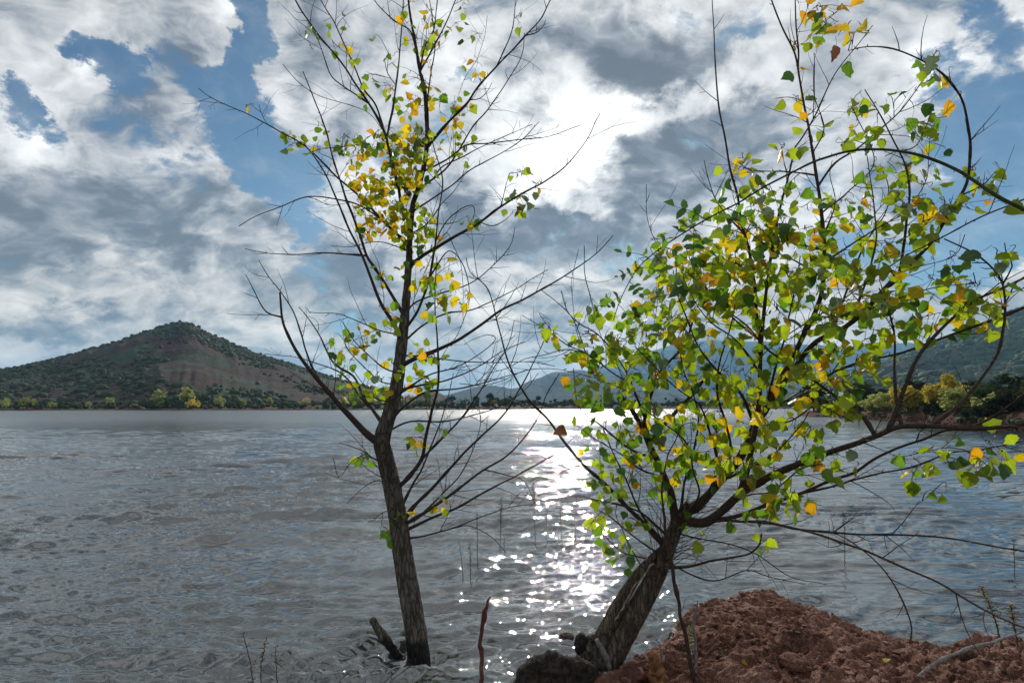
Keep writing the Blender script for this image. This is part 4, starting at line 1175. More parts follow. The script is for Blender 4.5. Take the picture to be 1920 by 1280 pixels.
# ---------------------------------------------------------------- the leaning leafy tree on the bank
def right_tree():
    Y = ground(1150, 1235, .05).y
    root = empty("leaning_poplar", at(1140, 1240, Y), "leafy leaning poplar with thick split trunk, on the red bank", "tree")
    T = Tree(root, 9); o = np.array(root.location)
    k = Y / FPX
    tp = [(1128, 1262), (1150, 1222), (1175, 1178), (1200, 1135), (1222, 1095), (1240, 1055), (1254, 1020), (1266, 992), (1278, 968), (1296, 945)]
    tr = [38, 36, 33, 31, 29, 26, 24, 22, 19, 15]
    Ys = np.linspace(Y, Y - .30, len(tp))
    acc, P, R = trunk_tube([np.array(at(x, y, yy)) for (x, y), yy in zip(tp, Ys)], [q * k * .64 for q in tr], 84, 8.0,
                           groove=[(4.3, .30, .30), (1.3, .5, .12)], lump=.14, step=.008)
    tk = acc.build("trunk", M_bark2, root, True, o)
    T.reg(P[::3], R[::3] * .8)
    # second lobe on the left side of the trunk and the pale split between them
    tp2 = [(1106, 1250), (1126, 1203), (1146, 1160), (1169, 1117), (1194, 1078), (1222, 1046), (1250, 1018)]
    acc, P2, R2 = trunk_tube([np.array(at(x, y, yy + .005)) for (x, y), yy in zip(tp2, np.linspace(Y, Y - .22, 7))], [q * k * .66 for q in [25, 23, 21, 18, 15, 10, 5]], 64, 5.0, lump=.12, step=.008)
    acc.build("trunk_lobe", M_bark2, root, True, o)
    acc = Acc()
    q = catmull([np.array(at(x, y, yy - .105)) for (x, y), yy in zip([(1150, 1185), (1168, 1160), (1184, 1135), (1198, 1110), (1212, 1092), (1226, 1072), (1236, 1062)], np.linspace(Y - .05, Y - .24, 7))], .02)
    tube(acc, q + rng.normal(0, .004, q.shape) + [-.018, .070, 0], .003 + .006 * np.abs(vnoise(np.arange(len(q)) * .5, 0.0)), 6, 0, .4)
    acc.build("split_wood", M_pale, root, True, o)
    b = M_branch2; L = T.limb
    specs = [
     # main forks
     ([(1282, 962), (1310, 945), (1330, 925), (1350, 900), (1378, 872), (1400, 835), (1415, 800), (1438, 765), (1462, 728), (1490, 690), (1530, 640), (1590, 610), (1650, 550), (1700, 500), (1745, 455), (1781, 400), (1812, 345), (1820, 290), (1818, 250), (1806, 194), (1787, 162), (1756, 131), (1706, 103), (1665, 89), (1627, 87), (1590, 95)], -1.15, 15, .8, 12),
     ([(1262, 985), (1262, 950), (1258, 925), (1246, 895), (1232, 862), (1218, 835), (1205, 803), (1186, 770), (1165, 740)], -.1, 11, 3, 10),
     ([(1218, 832), (1238, 805), (1260, 780), (1290, 748), (1330, 700)], -.3, 6, 3, 8),
     ([(1205, 803), (1218, 750), (1234, 704), (1260, 672), (1285, 645), (1300, 600)], -.2, 5, 2, 8),
     ([(1290, 985), (1316, 980), (1344, 966), (1390, 925), (1437, 897), (1500, 869), (1560, 846), (1600, 832), (1640, 816), (1666, 806), (1693, 800), (1746, 800), (1812, 803), (1879, 799), (1960, 790)], -1.45, 12, 3.2, 12),
     ([(1390, 925), (1400, 880), (1413, 820), (1425, 740), (1424, 650), (1418, 590), (1414, 530), (1405, 470), (1392, 420), (1383, 370), (1370, 320), (1357, 250), (1347, 190), (1341, 120), (1338, 55), (1335, -15)], -.5, 7, .8, 8),
     ([(1438, 765), (1470, 700), (1500, 640), (1530, 580), (1543, 530), (1545, 470), (1540, 400), (1530, 320), (1520, 260), (1510, 210), (1500, 150), (1490, 100), (1465, 50), (1443, -10)], -.3, 8, 1.2, 10),
     ([(1498, 125), (1497, 95), (1492, 50), (1489, -10)], 0, 1.8, .8, 6),
     ([(1435, 660), (1435, 555), (1447, 467), (1460, 405), (1475, 342), (1492, 275), (1502, 262), (1531, 212), (1565, 140), (1609, 84), (1637, 47)], -.25, 4, .7, 6),
     ([(1534, 345), (1565, 306), (1612, 275), (1677, 219), (1706, 187), (1734, 144), (1752, 115)], -.1, 2.6, .8, 6),
     ([(1660, 540), (1680, 525), (1691, 474), (1700, 415), (1706, 370), (1702, 328), (1687, 287), (1662, 237), (1643, 203), (1621, 168)], -.1, 3.2, .8, 6),
     ([(1530, 200), (1527, 140), (1525, 100)], 0, 1.4, .6, 5),
     ([(1525, 290), (1545, 240), (1528, 180), (1526, 130)], .1, 1.5, .6, 5),
     ([(1450, 790), (1500, 735), (1559, 700), (1613, 678), (1680, 664), (1736, 647), (1794, 624), (1865, 598), (1940, 568)], -.7, 6, 2.6, 8),
     ([(1644, 817), (1621, 785), (1587, 761), (1560, 737), (1523, 711), (1477, 681), (1436, 654), (1400, 610), (1360, 580)], .3, 4, 1, 8),
     ([(1666, 804), (1680, 769), (1698, 721), (1719, 673), (1757, 625), (1795, 588), (1841, 558), (1940, 512)], -.2, 4, 1.6, 8),
     ([(1698, 800), (1682, 763), (1677, 700), (1677, 638), (1672, 602), (1661, 567), (1649, 540)], .1, 3, 1, 8),
     ([(1746, 799), (1786, 769), (1815, 740), (1847, 702), (1873, 660), (1881, 620), (1885, 584), (1881, 532), (1862, 502), (1825, 474), (1771, 448)], -.1, 3.8, 1, 8),
     ([(1400, 700), (1460, 640), (1560, 575), (1630, 525), (1689, 485), (1736, 460), (1794, 429), (1853, 401), (1907, 380), (1950, 360)], -.6, 3.6, 1.4, 8),
     ([(1881, 530), (1900, 500), (1888, 470), (1885, 455)], -.1, 1.5, .7, 5),
     ([(1862, 600), (1890, 560), (1905, 530), (1940, 505)], 0, 1.6, .8, 5),
     ([(1320, 985), (1344, 975), (1390, 965), (1437, 947), (1500, 925), (1560, 899), (1600, 886), (1640, 859), (1687, 838), (1733, 822), (1772, 806), (1826, 798), (1879, 769), (1930, 730)], -1.3, 5, 1.6, 8),
     ([(1500, 925), (1580, 905), (1640, 890), (1710, 875), (1780, 850), (1826, 846), (1879, 835), (1940, 822)], -.4, 2.2, 1, 6),
     ([(1340, 975), (1390, 976), (1437, 977), (1500, 992), (1600, 1000), (1684, 1002), (1752, 1005), (1833, 1019), (1940, 1036)], -1.0, 3, 1.4, 6),
     ([(1400, 977), (1450, 982), (1530, 1000), (1611, 1027), (1644, 1041), (1698, 1065), (1763, 1095), (1806, 1119), (1860, 1149), (1940, 1185)], -1.3, 3, 1.6, 6),
     ([(1540, 985), (1573, 1003), (1611, 1027), (1649, 1060), (1679, 1100), (1701, 1146), (1710, 1179), (1707, 1208)], -.25, 2.6, 1.4, 6),
     ([(1262, 1075), (1290, 1062), (1330, 1052), (1375, 1044), (1406, 1037), (1425, 1019), (1428, 1000)], -.25, 4, 1.6, 8),
     ([(1270, 1080), (1300, 1078), (1340, 1088), (1400, 1070), (1440, 1080), (1510, 1095)], -.3, 2, .7, 5),
     ([(1275, 1000), (1320, 1010), (1370, 1020), (1420, 1040), (1480, 1080), (1550, 1095)], -.4, 2, .7, 5),
     # left forks, long arching stems
     ([(1245, 1030), (1225, 1000), (1200, 975), (1173, 947), (1131, 903), (1098, 875), (1058, 830), (1030, 788), (990, 747), (956, 687), (937, 619), (925, 569), (912, 537), (881, 509), (875, 484)], -.6, 6.5, .8, 8),
     ([(1250, 912), (1290, 830), (1260, 785), (1234, 762), (1199, 744), (1144, 719), (1089, 701), (1035, 691), (983, 695), (940, 715), (900, 722), (860, 718)], -.5, 3.6, .7, 8),
     ([(1225, 840), (1200, 760), (1180, 720), (1144, 695), (1098, 660), (1062, 646), (1021, 616), (980, 591)], -.3, 3, .7, 6),
     ([(1200, 765), (1170, 690), (1122, 627), (1089, 608), (1048, 570), (1015, 545)], -.3, 2.2, .7, 6),
     ([(1205, 770), (1180, 720), (1160, 690), (1136, 651), (1117, 597), (1106, 553), (1097, 515), (1095, 460)], .1, 3, .8, 6),
     ([(1130, 660), (1095, 646), (1081, 619), (1073, 564), (1072, 523), (1085, 468)], .1, 1.8, .6, 6),
     ([(1098, 658), (1080, 610), (1062, 580), (1052, 545)], .1, 1.4, .6, 5),
     ([(1200, 700), (1215, 640), (1229, 591), (1234, 548), (1238, 509), (1234, 466), (1220, 435), (1212, 400), (1212, 347)], -.2, 2.6, .7, 6),
     ([(1195, 690), (1205, 620), (1222, 560), (1236, 530)], .1, 1.6, .6, 5),
     ([(1160, 735), (1180, 690), (1215, 650), (1250, 610), (1285, 580), (1330, 540), (1220, 560)], -.1, 2, .6, 5),
     ([(1100, 660), (1060, 655), (1020, 665), (985, 672), (950, 690), (905, 700)], .1, 1.6, .6, 5),
     ([(1232, 862), (1180, 840), (1130, 800), (1090, 770), (1080, 740), (1075, 690)], -.4, 3, .8, 6),
     ([(1240, 900), (1200, 880), (1160, 850), (1110, 820), (1085, 800)], -.3, 2.2, .7, 6),
     ([(1255, 1010), (1230, 985), (1200, 960), (1160, 945), (1110, 935), (1070, 928), (1020, 925), (1005, 930)], -.4, 3.4, .8, 6),
     ([(1250, 1020), (1220, 990), (1195, 950), (1175, 900), (1150, 850), (1130, 800)], -.35, 4, .8, 6),
     ([(1130, 950), (1110, 980), (1095, 1010), (1088, 1030)], -.1, 1.6, .7, 5),
     ([(1240, 1040), (1210, 1020), (1180, 1000), (1140, 965), (1090, 940), (1065, 915), (1060, 905)], -.3, 2.4, .7, 6),
     ([(1235, 1050), (1200, 1045), (1160, 1030), (1120, 990), (1080, 960), (1040, 950)], .2, 2, .6, 5),
     ([(1240, 1060), (1210, 1065), (1190, 1040), (1170, 1000), (1155, 960), (1165, 930)], -.3, 2, .6, 5),
     ([(1085, 870), (1050, 885), (1020, 890), (985, 905)], -.1, 1.6, .6, 5),
     ([(1270, 980), (1285, 900), (1300, 850), (1310, 790), (1300, 740), (1280, 690), (1275, 640), (1290, 600)], -.6, 3.6, .8, 6),
     ([(1275, 975), (1310, 930), (1300, 880), (1288, 830), (1240, 790), (1200, 760)], -.7, 3, .8, 6),
     ([(1330, 925), (1345, 870), (1330, 810), (1310, 760), (1260, 720), (1220, 680), (1190, 650)], -.7, 3.6, .8, 6),
     ([(1345, 905), (1370, 850), (1360, 790), (1345, 740), (1350, 680), (1370, 610), (1380, 560)], -.6, 4, 1, 8),
     ([(1415, 800), (1390, 740), (1350, 700), (1310, 650), (1290, 600), (1270, 550), (1262, 505)], -.6, 4, .8, 8),
     ([(1420, 700), (1380, 640), (1330, 600), (1300, 560), (1280, 520)], -.3, 2.6, .7, 6),
     ([(1424, 640), (1380, 600), (1340, 560), (1300, 500), (1285, 460)], .1, 2.2, .7, 6),
     ([(1412, 520), (1390, 500), (1350, 480), (1335, 455), (1300, 440)], .1, 1.8, .7, 6),
     ([(1395, 440), (1360, 400), (1340, 370), (1330, 340), (1320, 300)], .1, 1.8, .7, 6),
     ([(1540, 475), (1480, 450), (1430, 430), (1390, 415)], .1, 2, .7, 6),
     ([(1543, 520), (1490, 490), (1450, 470), (1400, 430), (1370, 410)], -.2, 2, .7, 6),
     ([(1527, 325), (1480, 322), (1440, 322), (1405, 318), (1385, 305)], -.1, 1.8, .7, 6),
     ([(1543, 490), (1580, 470), (1640, 430), (1700, 400), (1720, 390)], -.2, 2.4, .8, 6),
     ([(1545, 540), (1600, 540), (1660, 520), (1720, 500), (1790, 480), (1810, 440)], -.4, 2.2, .7, 6),
     ([(1543, 440), (1565, 380), (1555, 330), (1560, 300)], .1, 1.6, .6, 5),
     ([(1600, 600), (1640, 470), (1640, 400), (1630, 330), (1625, 290)], .1, 2.6, .7, 6),
     ([(1560, 640), (1590, 540), (1620, 460), (1660, 400), (1665, 350), (1650, 310)], .2, 2.6, .7, 6),
     ([(1690, 290), (1720, 270), (1740, 230), (1745, 215)], .1, 1.6, .6, 5),
     ([(1700, 400), (1735, 340), (1742, 290), (1745, 260)], .1, 1.6, .6, 5),
     ([(1540, 400), (1590, 360), (1640, 300), (1600, 200), (1615, 170)], .1, 1.8, .6, 5),
     ([(1800, 370), (1840, 350), (1860, 330), (1870, 320)], -.1, 1.6, .6, 5),
     ([(1480, 690), (1500, 640), (1520, 600), (1600, 590), (1680, 560), (1750, 540), (1830, 530)], -.6, 2.6, .7, 6),
     ([(1470, 760), (1540, 720), (1600, 650), (1680, 610), (1750, 590), (1800, 580)], -.5, 2.6, .7, 6),
     ([(1438, 765), (1450, 700), (1470, 640), (1480, 590), (1490, 540), (1500, 480)], -.7, 3.4, .8, 6),
     ([(1415, 800), (1480, 790), (1530, 760), (1560, 770), (1600, 790)], -.6, 2.4, .8, 6),
     ([(1345, 905), (1400, 880), (1450, 850), (1500, 800), (1520, 770)], -.9, 3, .8, 6),
     ([(1344, 966), (1400, 930), (1450, 920), (1500, 880), (1540, 870)], -.7, 2.6, .8, 6),
     ([(1660, 860), (1720, 850), (1780, 840), (1820, 850), (1860, 880)], -.25, 1.8, .8, 6)]
    for pts_, dY, r0, r1, sd in specs:
        kk = Y / FPX * .85
        Pl, Rl = L(pts_, dY, r0 * kk, r1 * kk, b, sides=sd)
        ln = np.linalg.norm(Pl[-1] - Pl[0])
        T.shoot(Pl, Rl, int(1 + ln * 4.2), .06, .34, up=.3)
    # tangle of bare shoots round the fork
    for _ in range(2):
        T.shoot(P[len(P) // 2:], R[len(P) // 2:], 26, .15, .55, up=.2)
    g1 = [4, 3, 3, .6, .25, 1, .5, 0]; y1 = [.6, 1.5, 1.5, 4, 3, .2, .3, .2]; m1 = [2.0, 3.6, 3, 1.8, .6, .5, .5, .03]; o1 = [1.5, 5, 2, 1, .3, .6, .4, 0]; h1 = [3, 5, .3, .2, 0, 2.5, .3, 0]  # last mix: shade on the low hanging leaves put into darker leaf colours
    cl = [(1430, 600, 250, 150, 300, m1), (1340, 480, 110, 90, 95, m1), (1350, 500, 60, 60, 25, y1), (1560, 470, 130, 110, 120, m1), (1690, 370, 95, 80, 55, o1), (1430, 390, 90, 60, 45, m1),
          (1540, 45, 75, 50, 20, y1), (1590, 60, 50, 40, 7, y1), (1500, 160, 40, 60, 6, y1), (1600, 250, 60, 40, 10, o1), (1660, 210, 80, 50, 14, o1), (1740, 250, 40, 60, 16, g1), (1750, 150, 50, 60, 12, g1), (1480, 260, 30, 20, 4, y1),
          (1740, 540, 120, 60, 48, o1), (1850, 560, 60, 60, 14, m1), (1870, 470, 40, 20, 5, g1), (1150, 690, 90, 70, 75, g1), (1140, 590, 60, 50, 26, g1), (1050, 610, 40, 20, 8, g1), (1085, 670, 30, 40, 12, g1),
          (1200, 860, 90, 90, 50, g1), (1300, 800, 140, 100, 90, m1), (1420, 830, 120, 80, 60, m1), (1160, 960, 45, 90, 22, g1), (1120, 860, 50, 60, 10, g1), (1170, 1040, 15, 30, 6, [2, 0, 0, 0, 0, 4, 1, 0]),
          (1285, 990, 30, 30, 7, [5, 0, 3, 0, 0, 0, 1, 0]), (1440, 940, 80, 40, 18, m1), (1240, 620, 70, 90, 50, g1), (1520, 690, 120, 60, 40, m1), (1560, 750, 60, 40, 12, o1), (1800, 850, 110, 35, 14, h1), (1780, 880, 80, 40, 9, h1),
          (1880, 850, 50, 60, 6, o1), (1700, 870, 30, 15, 3, o1), (1640, 700, 10, 10, 1, o1), (1720, 600, 70, 40, 14, m1), (1820, 330, 60, 40, 8, o1), (1850, 370, 40, 25, 5, o1), (1750, 380, 50, 30, 8, o1), (1470, 930, 40, 30, 8, g1), (1560, 850, 60, 50, 8, o1),
          (1060, 805, 12, 8, 2, [1, 0, 1, 0, 0, 0, 0, 2]), (1180, 790, 80, 40, 18, g1), (1540, 880, 20, 15, 2, o1), (1390, 310, 30, 25, 8, y1), (1430, 1010, 20, 20, 3, g1), (1240, 480, 60, 50, 14, m1)]
    T.leafclusters([(a, b_, c, d, int(n * 1.2 + .5), w) for (a, b_, c, d, n, w) in cl], .070)
    T.finish(.55)
right_tree()
# ---------------------------------------------------------------- trees and bushes on the right headland
# px, top py, metres back from the water, shape, colour, width, label
head_list = [
 (1527, 722, 14, 'poplar', 'green', 2.0, "green poplar at the left tip of the right headland"),
 (1560, 745, 6, 'bush', 'dark', 1.5, "dark bush beside the tip of the red headland"),
 (1588, 742, 5, 'bush', 'lime', 1.3, "pale lime bush just behind the thin end of the red bank"),
 (1618, 716, 12, 'round', 'green', 1.0, "tall loose green tree on the headland, left of the yellow ones"),
 (1606, 745, 6, 'bush', 'green', 1.3, "small green bush under the tall loose green tree"),
 (1640, 742, 3, 'round', 'lime', 1.4, "low spreading lime bush near the waterline of the headland"),
 (1664, 738, 5, 'round', 'lime', 1.3, "lime yellow bush between the low spreading one and the bright yellow tree"),
 (1650, 728, 16, 'round', 'dark', 1.2, "dark round tree behind the low lime bushes"),
 (1706, 722, 3.5, 'round', 'yellow', 1.05, "bright yellow tree at the middle of the headland"),
 (1722, 742, 4.5, 'bush', 'lime', 1.2, "small lime bush at the right foot of the bright yellow tree"),
 (1722, 712, 16, 'round', 'dark', 1.1, "dark evergreen rising behind the bright yellow tree"),
 (1690, 732, 20, 'round', 'dark', 1.3, "flat dark bush behind and left of the bright yellow tree"),
 (1782, 708, 7, 'round', 'yellow', 1.2, "tallest golden yellow tree on the headland, right of its middle"),
 (1800, 728, 4, 'round', 'lime', 1.6, "wide pale lime shrub in front of the tallest golden tree"),
 (1762, 742, 3, 'bush', 'dark', 1.2, "low dark scrub left of the pale lime shrub"),
 (1748, 728, 14, 'bush', 'green', 1.5, "green scrub between the two golden yellow trees"),
 (1838, 722, 9, 'round', 'green', 1.4, "mid green tree right of the tallest golden tree"),
 (1848, 712, 18, 'round', 'dark', 1.3, "dark tree standing back behind the mid green one"),
 (1838, 760, 1.5, 'bush', 'dark', 1.6, "low black green bush overhanging the water's edge"),
 (1876, 742, 3, 'bush', 'dark', 1.6, "dense dark bush above the waterline near the right edge"),
 (1888, 702, 9, 'round', 'green', 1.2, "olive green tree with the highest crown near the right edge"),
 (1912, 722, 4, 'round', 'dark', 1.5, "large dark evergreen bush at the right edge"),
 (1940, 705, 8, 'round', 'dark', 1.3, "dark tree half cut by the right edge of the view"),
 (1864, 735, 6, 'bush', 'lime', 1.2, "yellowish bush below the olive green tree"),
 (1985, 690, 6, 'round', 'green', 1.4, "green tree on the headland beyond the right edge"),
]
for (px, ty, back, s, c, w, lab) in head_list:
    p0 = head_at(px, back); p0.z -= .15
    _, by, f = project(p0)
    h = (by - ty) / FPX * p0.y
    t = far_tree(p0, h, s, c, lab, "trees and bushes on the right headland", w, 'tree' if s != 'bush' else 'bush', dense=3)
    t.name = 'headland_bush' if s == 'bush' else 'headland_tree'
def headland_scrub():
    r = np.random.default_rng(77); C = []; S = []
    for i in range(2600):
        px = r.uniform(1540, 2300); back = .5 + 30 * r.random() ** 1.5
        dens = fbm(px * .02, back * .3, 0.3, 3) + (back > 4) * .5 + .25 * (px > 1800)
        if dens + r.normal(0, .1) < .12: continue
        p = head_at(px, back)
        C.append(np.array(p) + np.array([0, 0, .05])); S.append((.12 + .38 * r.random() ** 2) * (1 + (back > 5) * .8))
    scatter_blobs("headland_scrub", C, S, M_cD, BT)
    C = []; S = []
    for i in range(900):
        px = r.uniform(1530, 2100); back = .05 + 1.6 * r.random() ** 2
        p = head_at(px, back); C.append(np.array(p)); S.append(.05 + .16 * r.random() ** 3)
    scatter_blobs("headland_rubble", C, S, M_rubble, BT, True)
M_rubble = plain("red_rubble", (0.10, 0.045, 0.035), bscale=3, bd=.05)
headland_scrub()

# ---------------------------------------------------------------- the red bank in the foreground
bank_px = [(1090, 1330), (1098, 1290), (1120, 1262), (1180, 1240), (1240, 1212), (1268, 1196), (1246, 1184), (1262, 1166), (1300, 1142), (1350, 1126), (1400, 1118), (1452, 1120), (1492, 1138), (1535, 1160), (1590, 1176), (1650, 1196),
           (1710, 1208), (1770, 1216), (1792, 1212), (1840, 1204), (1900, 1208), (1960, 1200), (2150, 1190), (2500, 1180)]
poly = [tuple(ground(x, y, 0)[:2]) for x, y in bank_px] + [(9, 3.6), (9, -4), (-3.0, -4), (-1.2, 0.2), (.1, 2.3)]
poly = np.array(poly)
def signed_dist(X, Y):
    d = np.full(X.shape, 1e9); inside = np.zeros(X.shape, bool)
    n = len(poly)
    for i in range(n):
        a = poly[i]; b_ = poly[(i + 1) % n]
        e = b_ - a; t = np.clip(((X - a[0]) * e[0] + (Y - a[1]) * e[1]) / (e @ e), 0, 1)
        d = np.minimum(d, np.hypot(X - a[0] - t * e[0], Y - a[1] - t * e[1]))
        c = ((a[1] > Y) != (b_[1] > Y)) & (X < (b_[0] - a[0]) * (Y - a[1]) / (b_[1] - a[1] + 1e-12) + a[0])
        inside ^= c
    return np.where(inside, d, -d)
mounds = [(1400, 1140, .40, .032), (1520, 1225, .14, .06), (1600, 1178, .12, .045), (1820, 1205, .13, .09), (1880, 1195, .12, .05), (1340, 1175, .25, .03), (1500, 1170, .25, .04), (1250, 1255, .16, .05)]
def bank_h(X, Y):
    X = np.asarray(X, float); Y = np.asarray(Y, float)
    sd = signed_dist(X, Y) + .05 * fbm(X * 3.2, Y * 3.2, 0.0, 4)
    base = np.where(sd > 0, .055 * np.clip(sd / .06, 0, 1) ** .6 + .05 * np.clip(sd / .8, 0, 1) + .06 * np.clip((sd - .5) / 2, 0, 1), sd * .55)
    base = np.maximum(base, -.6)
    m_ = 0
    for (px, py, rr, hh) in mounds:
        c = ground(px, py, .05); q = ((X - c.x) ** 2 + (Y - c.y) ** 2) / rr ** 2
        m_ = m_ + hh * np.exp(-q)
    act = np.clip(sd / .08, 0.0, 1)
    u = X * .82 + Y * .57; v = -X * .57 + Y * .82
    strata = ridged(u * 2.2 + .5 * vnoise(u, v), v * 6.5, 0.0, 4, .6)
    clod = ridged(X * 9, Y * 11, 3.0, 3, .6)
    fine = fbm(X * 34, Y * 38, 1.0, 3)
    big = fbm(X * 2.2, Y * 2.6, 5.0, 3)
    pits = np.clip(vnoise(X * 5 + 3, Y * 6, 2.0) - .45, 0, 1) * -.08
    crk = np.clip((ridged(u * 1.6 + .6 * vnoise(u * 2, v * 2, 8.0), v * 11, 6.0, 3, .5) - .42) * 3.5, 0, 1) * -.026 + np.clip((ridged(u * 7, v * 5, 9.0, 2) - .55) * 4, 0, 1) * -.014
    hh0 = .5 + .5 * fbm(X * 1.7 + 4, Y * 2.3, 0.0, 4) + .12 * strata
    terr = np.floor(hh0 * 7) / 7 + np.clip((hh0 * 7 % 1) * 3 - 2, 0, 1) / 7
    return base + act * (.12 * (terr - .5) + crk) + m_ * np.clip(sd / .15, 0, 1) + act * (.030 * strata + .034 * big + .020 * clod + .009 * fine + pits)
def build_bank():
    xs = np.concatenate([np.linspace(-3.2, 0, 30)[:-1], np.linspace(0.0, 4.6, 430), np.linspace(4.6, 9.2, 60)[1:]])
    ys = np.concatenate([np.linspace(-4.2, 2.4, 50)[:-1], np.linspace(2.4, 6.2, 420)])
    X, Y = np.meshgrid(xs, ys, indexing='ij')
    Z = bank_h(X, Y)
    V = np.stack([X, Y, Z], -1).reshape(-1, 3)
    m_, g, bs = mat("red_earth")
    p = posc(g)
    n = g.noise(p, 3.0, 7, .62, .4).outputs['Fac']; n2 = g.noise(p, 28, 7, .68).outputs['Fac']; n3 = g.noise(p, 140, 4, .6).outputs['Fac']
    c = g.ramp(g.m('ADD', g.m('MULTIPLY', n, .5), g.m('MULTIPLY', n2, .5)), [(.38, (0.055, 0.023, 0.017)), (.46, (0.18, 0.080, 0.056)), (.55, (0.30, 0.150, 0.108)), (.65, (0.48, 0.31, 0.25))])
    c = g.mix(g.mr(n3, .62, .72, 0, .55), c, (0.40, 0.27, 0.22))
    z = g.sep(p)[2]
    wet = g.mr(g.m('ADD', z, g.m('MULTIPLY', g.m('SUBTRACT', n, .5), .05)), .045, .012)
    c = g.mix(g.m('MULTIPLY', wet, .72), c, (0.03, 0.014, 0.011))
    g.l.new(c, bs.inputs['Base Color'])
    g.l.new(g.m('SUBTRACT', .95, g.m('MULTIPLY', wet, .6)), bs.inputs['Roughness'])
    bs.inputs['Specular IOR Level'].default_value = .25
    vo = g.new('ShaderNodeTexVoronoi', feature='DISTANCE_TO_EDGE'); vo.inputs['Scale'].default_value = 42
    g.l.new(g.v('ADD', g.v('MULTIPLY', p, (1, 1.3, 1)), g.v('SCALE', g.noise(p, 30, 3).outputs['Color'], None, .03)), vo.inputs['Vector'])
    h = g.m('ADD', g.m('MULTIPLY', g.mr(vo.outputs['Distance'], 0, .12), .5), g.m('ADD', g.m('MULTIPLY', n2, 1.2), g.m('MULTIPLY', n3, .35)))
    bump(g, bs, h, 1.0, .022)
    o = link("red_bank", make_mesh("red_bank", V, [grid_faces(len(xs), len(ys))], m_)); tag(o, kind='structure')
    return m_
M_earth = build_bank()
def on_bank(px, py):
    """point of the bank seen at a pixel"""
    z = .1
    for _ in range(6):
        p = ground(px, py, z); z = float(bank_h(np.array([p.x]), np.array([p.y]))[0])
    return Vector((p.x, p.y, z))
def rubble():
    r = np.random.default_rng(4); C = []; S = []
    while len(C) < 5200:
        x = r.uniform(.35, 4.4); y = r.uniform(2.7, 5.6)
        C.append((x, y))
    C = np.array(C); sd = signed_dist(C[:, 0], C[:, 1]); C = C[sd > .03]
    Z = bank_h(C[:, 0], C[:, 1])
    S = .004 + .026 * r.random(len(C)) ** 5
    C3 = np.column_stack([C, Z + S * .3])
    scatter_blobs("bank_rubble", list(C3), list(S), M_earth, BT, True)
rubble()

# ---------------------------------------------------------------- single pieces of wood and stone
def stick(name, px, depth, radii, m_, label, cat, sides=10, rough=.25, base_z=None, jig=.003, ends=None, extra=None):
    """px: picture points from the base up; depth: metres in front of the eye at base and tip"""
    d = np.linspace(depth[0], depth[1], len(px))
    C = [np.array(at(x, y, q)) for (x, y), q in zip(px, d)]
    P = catmull(C, .012); t = np.linspace(0, 1, len(P))
    P = P + jig * np.stack([vnoise(t * 22, t * 0 + 1), vnoise(t * 22, t * 0 + 5), vnoise(t * 22, t * 0 + 9)], -1)
    R = np.interp(t, np.linspace(0, 1, len(radii)), radii)
    R = R * (1 + .35 * np.clip(vnoise(t * len(P) * .12, t * 0 + 3) - .3, 0, 1) * 2)
    o = empty(name, Vector(C[0]), label, cat)
    a = Acc(); tube(a, P, R, sides, 0, rough, 3.3)
    st = a.build('stem', m_, o, True, C[0])
    return o, P, R, C[0]
r_ = np.random.default_rng(15)
def spurs(o, P, R, origin, n, m_, lmin, lmax, name='side_shoot', r0=.002):
    for _ in range(n):
        k = int(r_.uniform(.15, .9) * (len(P) - 2)); tg = P[k + 1] - P[k]; tg /= np.linalg.norm(tg)
        dv = r_.normal(0, 1, 3); dv -= tg * dv.dot(tg); dv /= np.linalg.norm(dv)
        L_ = r_.uniform(lmin, lmax); a = Acc()
        tube(a, catmull([P[k], P[k] + (dv * .8 + tg * .5) * L_ * .5, P[k] + (dv * .8 + tg * .9) * L_ + [0, 0, .2 * L_]], L_ / 6), np.linspace(min(r0, R[k] * .6), .0008, len(catmull([P[k], P[k] + (dv * .8 + tg * .5) * L_ * .5, P[k] + (dv * .8 + tg * .9) * L_ + [0, 0, .2 * L_]], L_ / 6))), 5)
        a.build(name, m_, o, True, origin)

Yc = ground(745, 1226).y
o, P, R, og = stick("broken_stump", [(752, 1240), (740, 1220), (722, 1197), (708, 1176), (699, 1160)], (Yc, Yc - .02), [.034, .032, .030, .029, .024], M_bark, "short dark broken stump leaning left out of the water beside the slender tree", "stump", 28, .3)
Ys_ = ground(906, 1300).y + .05
o, P, R, og = stick("dead_stem", [(906, 1345), (904, 1290), (902, 1240), (901, 1205), (905, 1172), (911, 1142), (921, 1117)], (Ys_, Ys_ - .1), [.014, .013, .0125, .012, .012, .011, .005], M_redwood, "upright red brown dead stem rising from the water between the two trees", "stem", 12, .4, jig=.006)
spurs(o, P, R, og, 4, M_redwood, .01, .03)
b0 = on_bank(1303, 1278)
o, P, R, og = stick("bare_sapling", [(1306, 1295), (1300, 1268), (1288, 1212), (1276, 1150), (1265, 1091), (1255, 1037), (1247, 981), (1241, 930), (1246, 880), (1258, 842), (1280, 800), (1300, 790)], (b0.y, b0.y - .35), [.0125, .012, .011, .0105, .0095, .009, .008, .0065, .005, .004, .003, .002], M_branch2, "bare curved sapling growing from the red bank in front of the leaning trunk", "sapling", 12, .35, jig=.006)
spurs(o, P, R, og, 6, M_twig, .03, .16)
b0 = on_bank(1303, 1268)
o, P, R, og = stick("dead_stem", [(1300, 1275), (1305, 1235), (1302, 1190), (1300, 1165), (1307, 1140), (1309, 1124)], (b0.y + .1, b0.y + .06), [.009, .0085, .008, .008, .0065, .003], M_bleached, "short pale dead stem standing just right of the bare curved sapling", "stem", 10, .35)
spurs(o, P, R, og, 3, M_bleached, .01, .05)
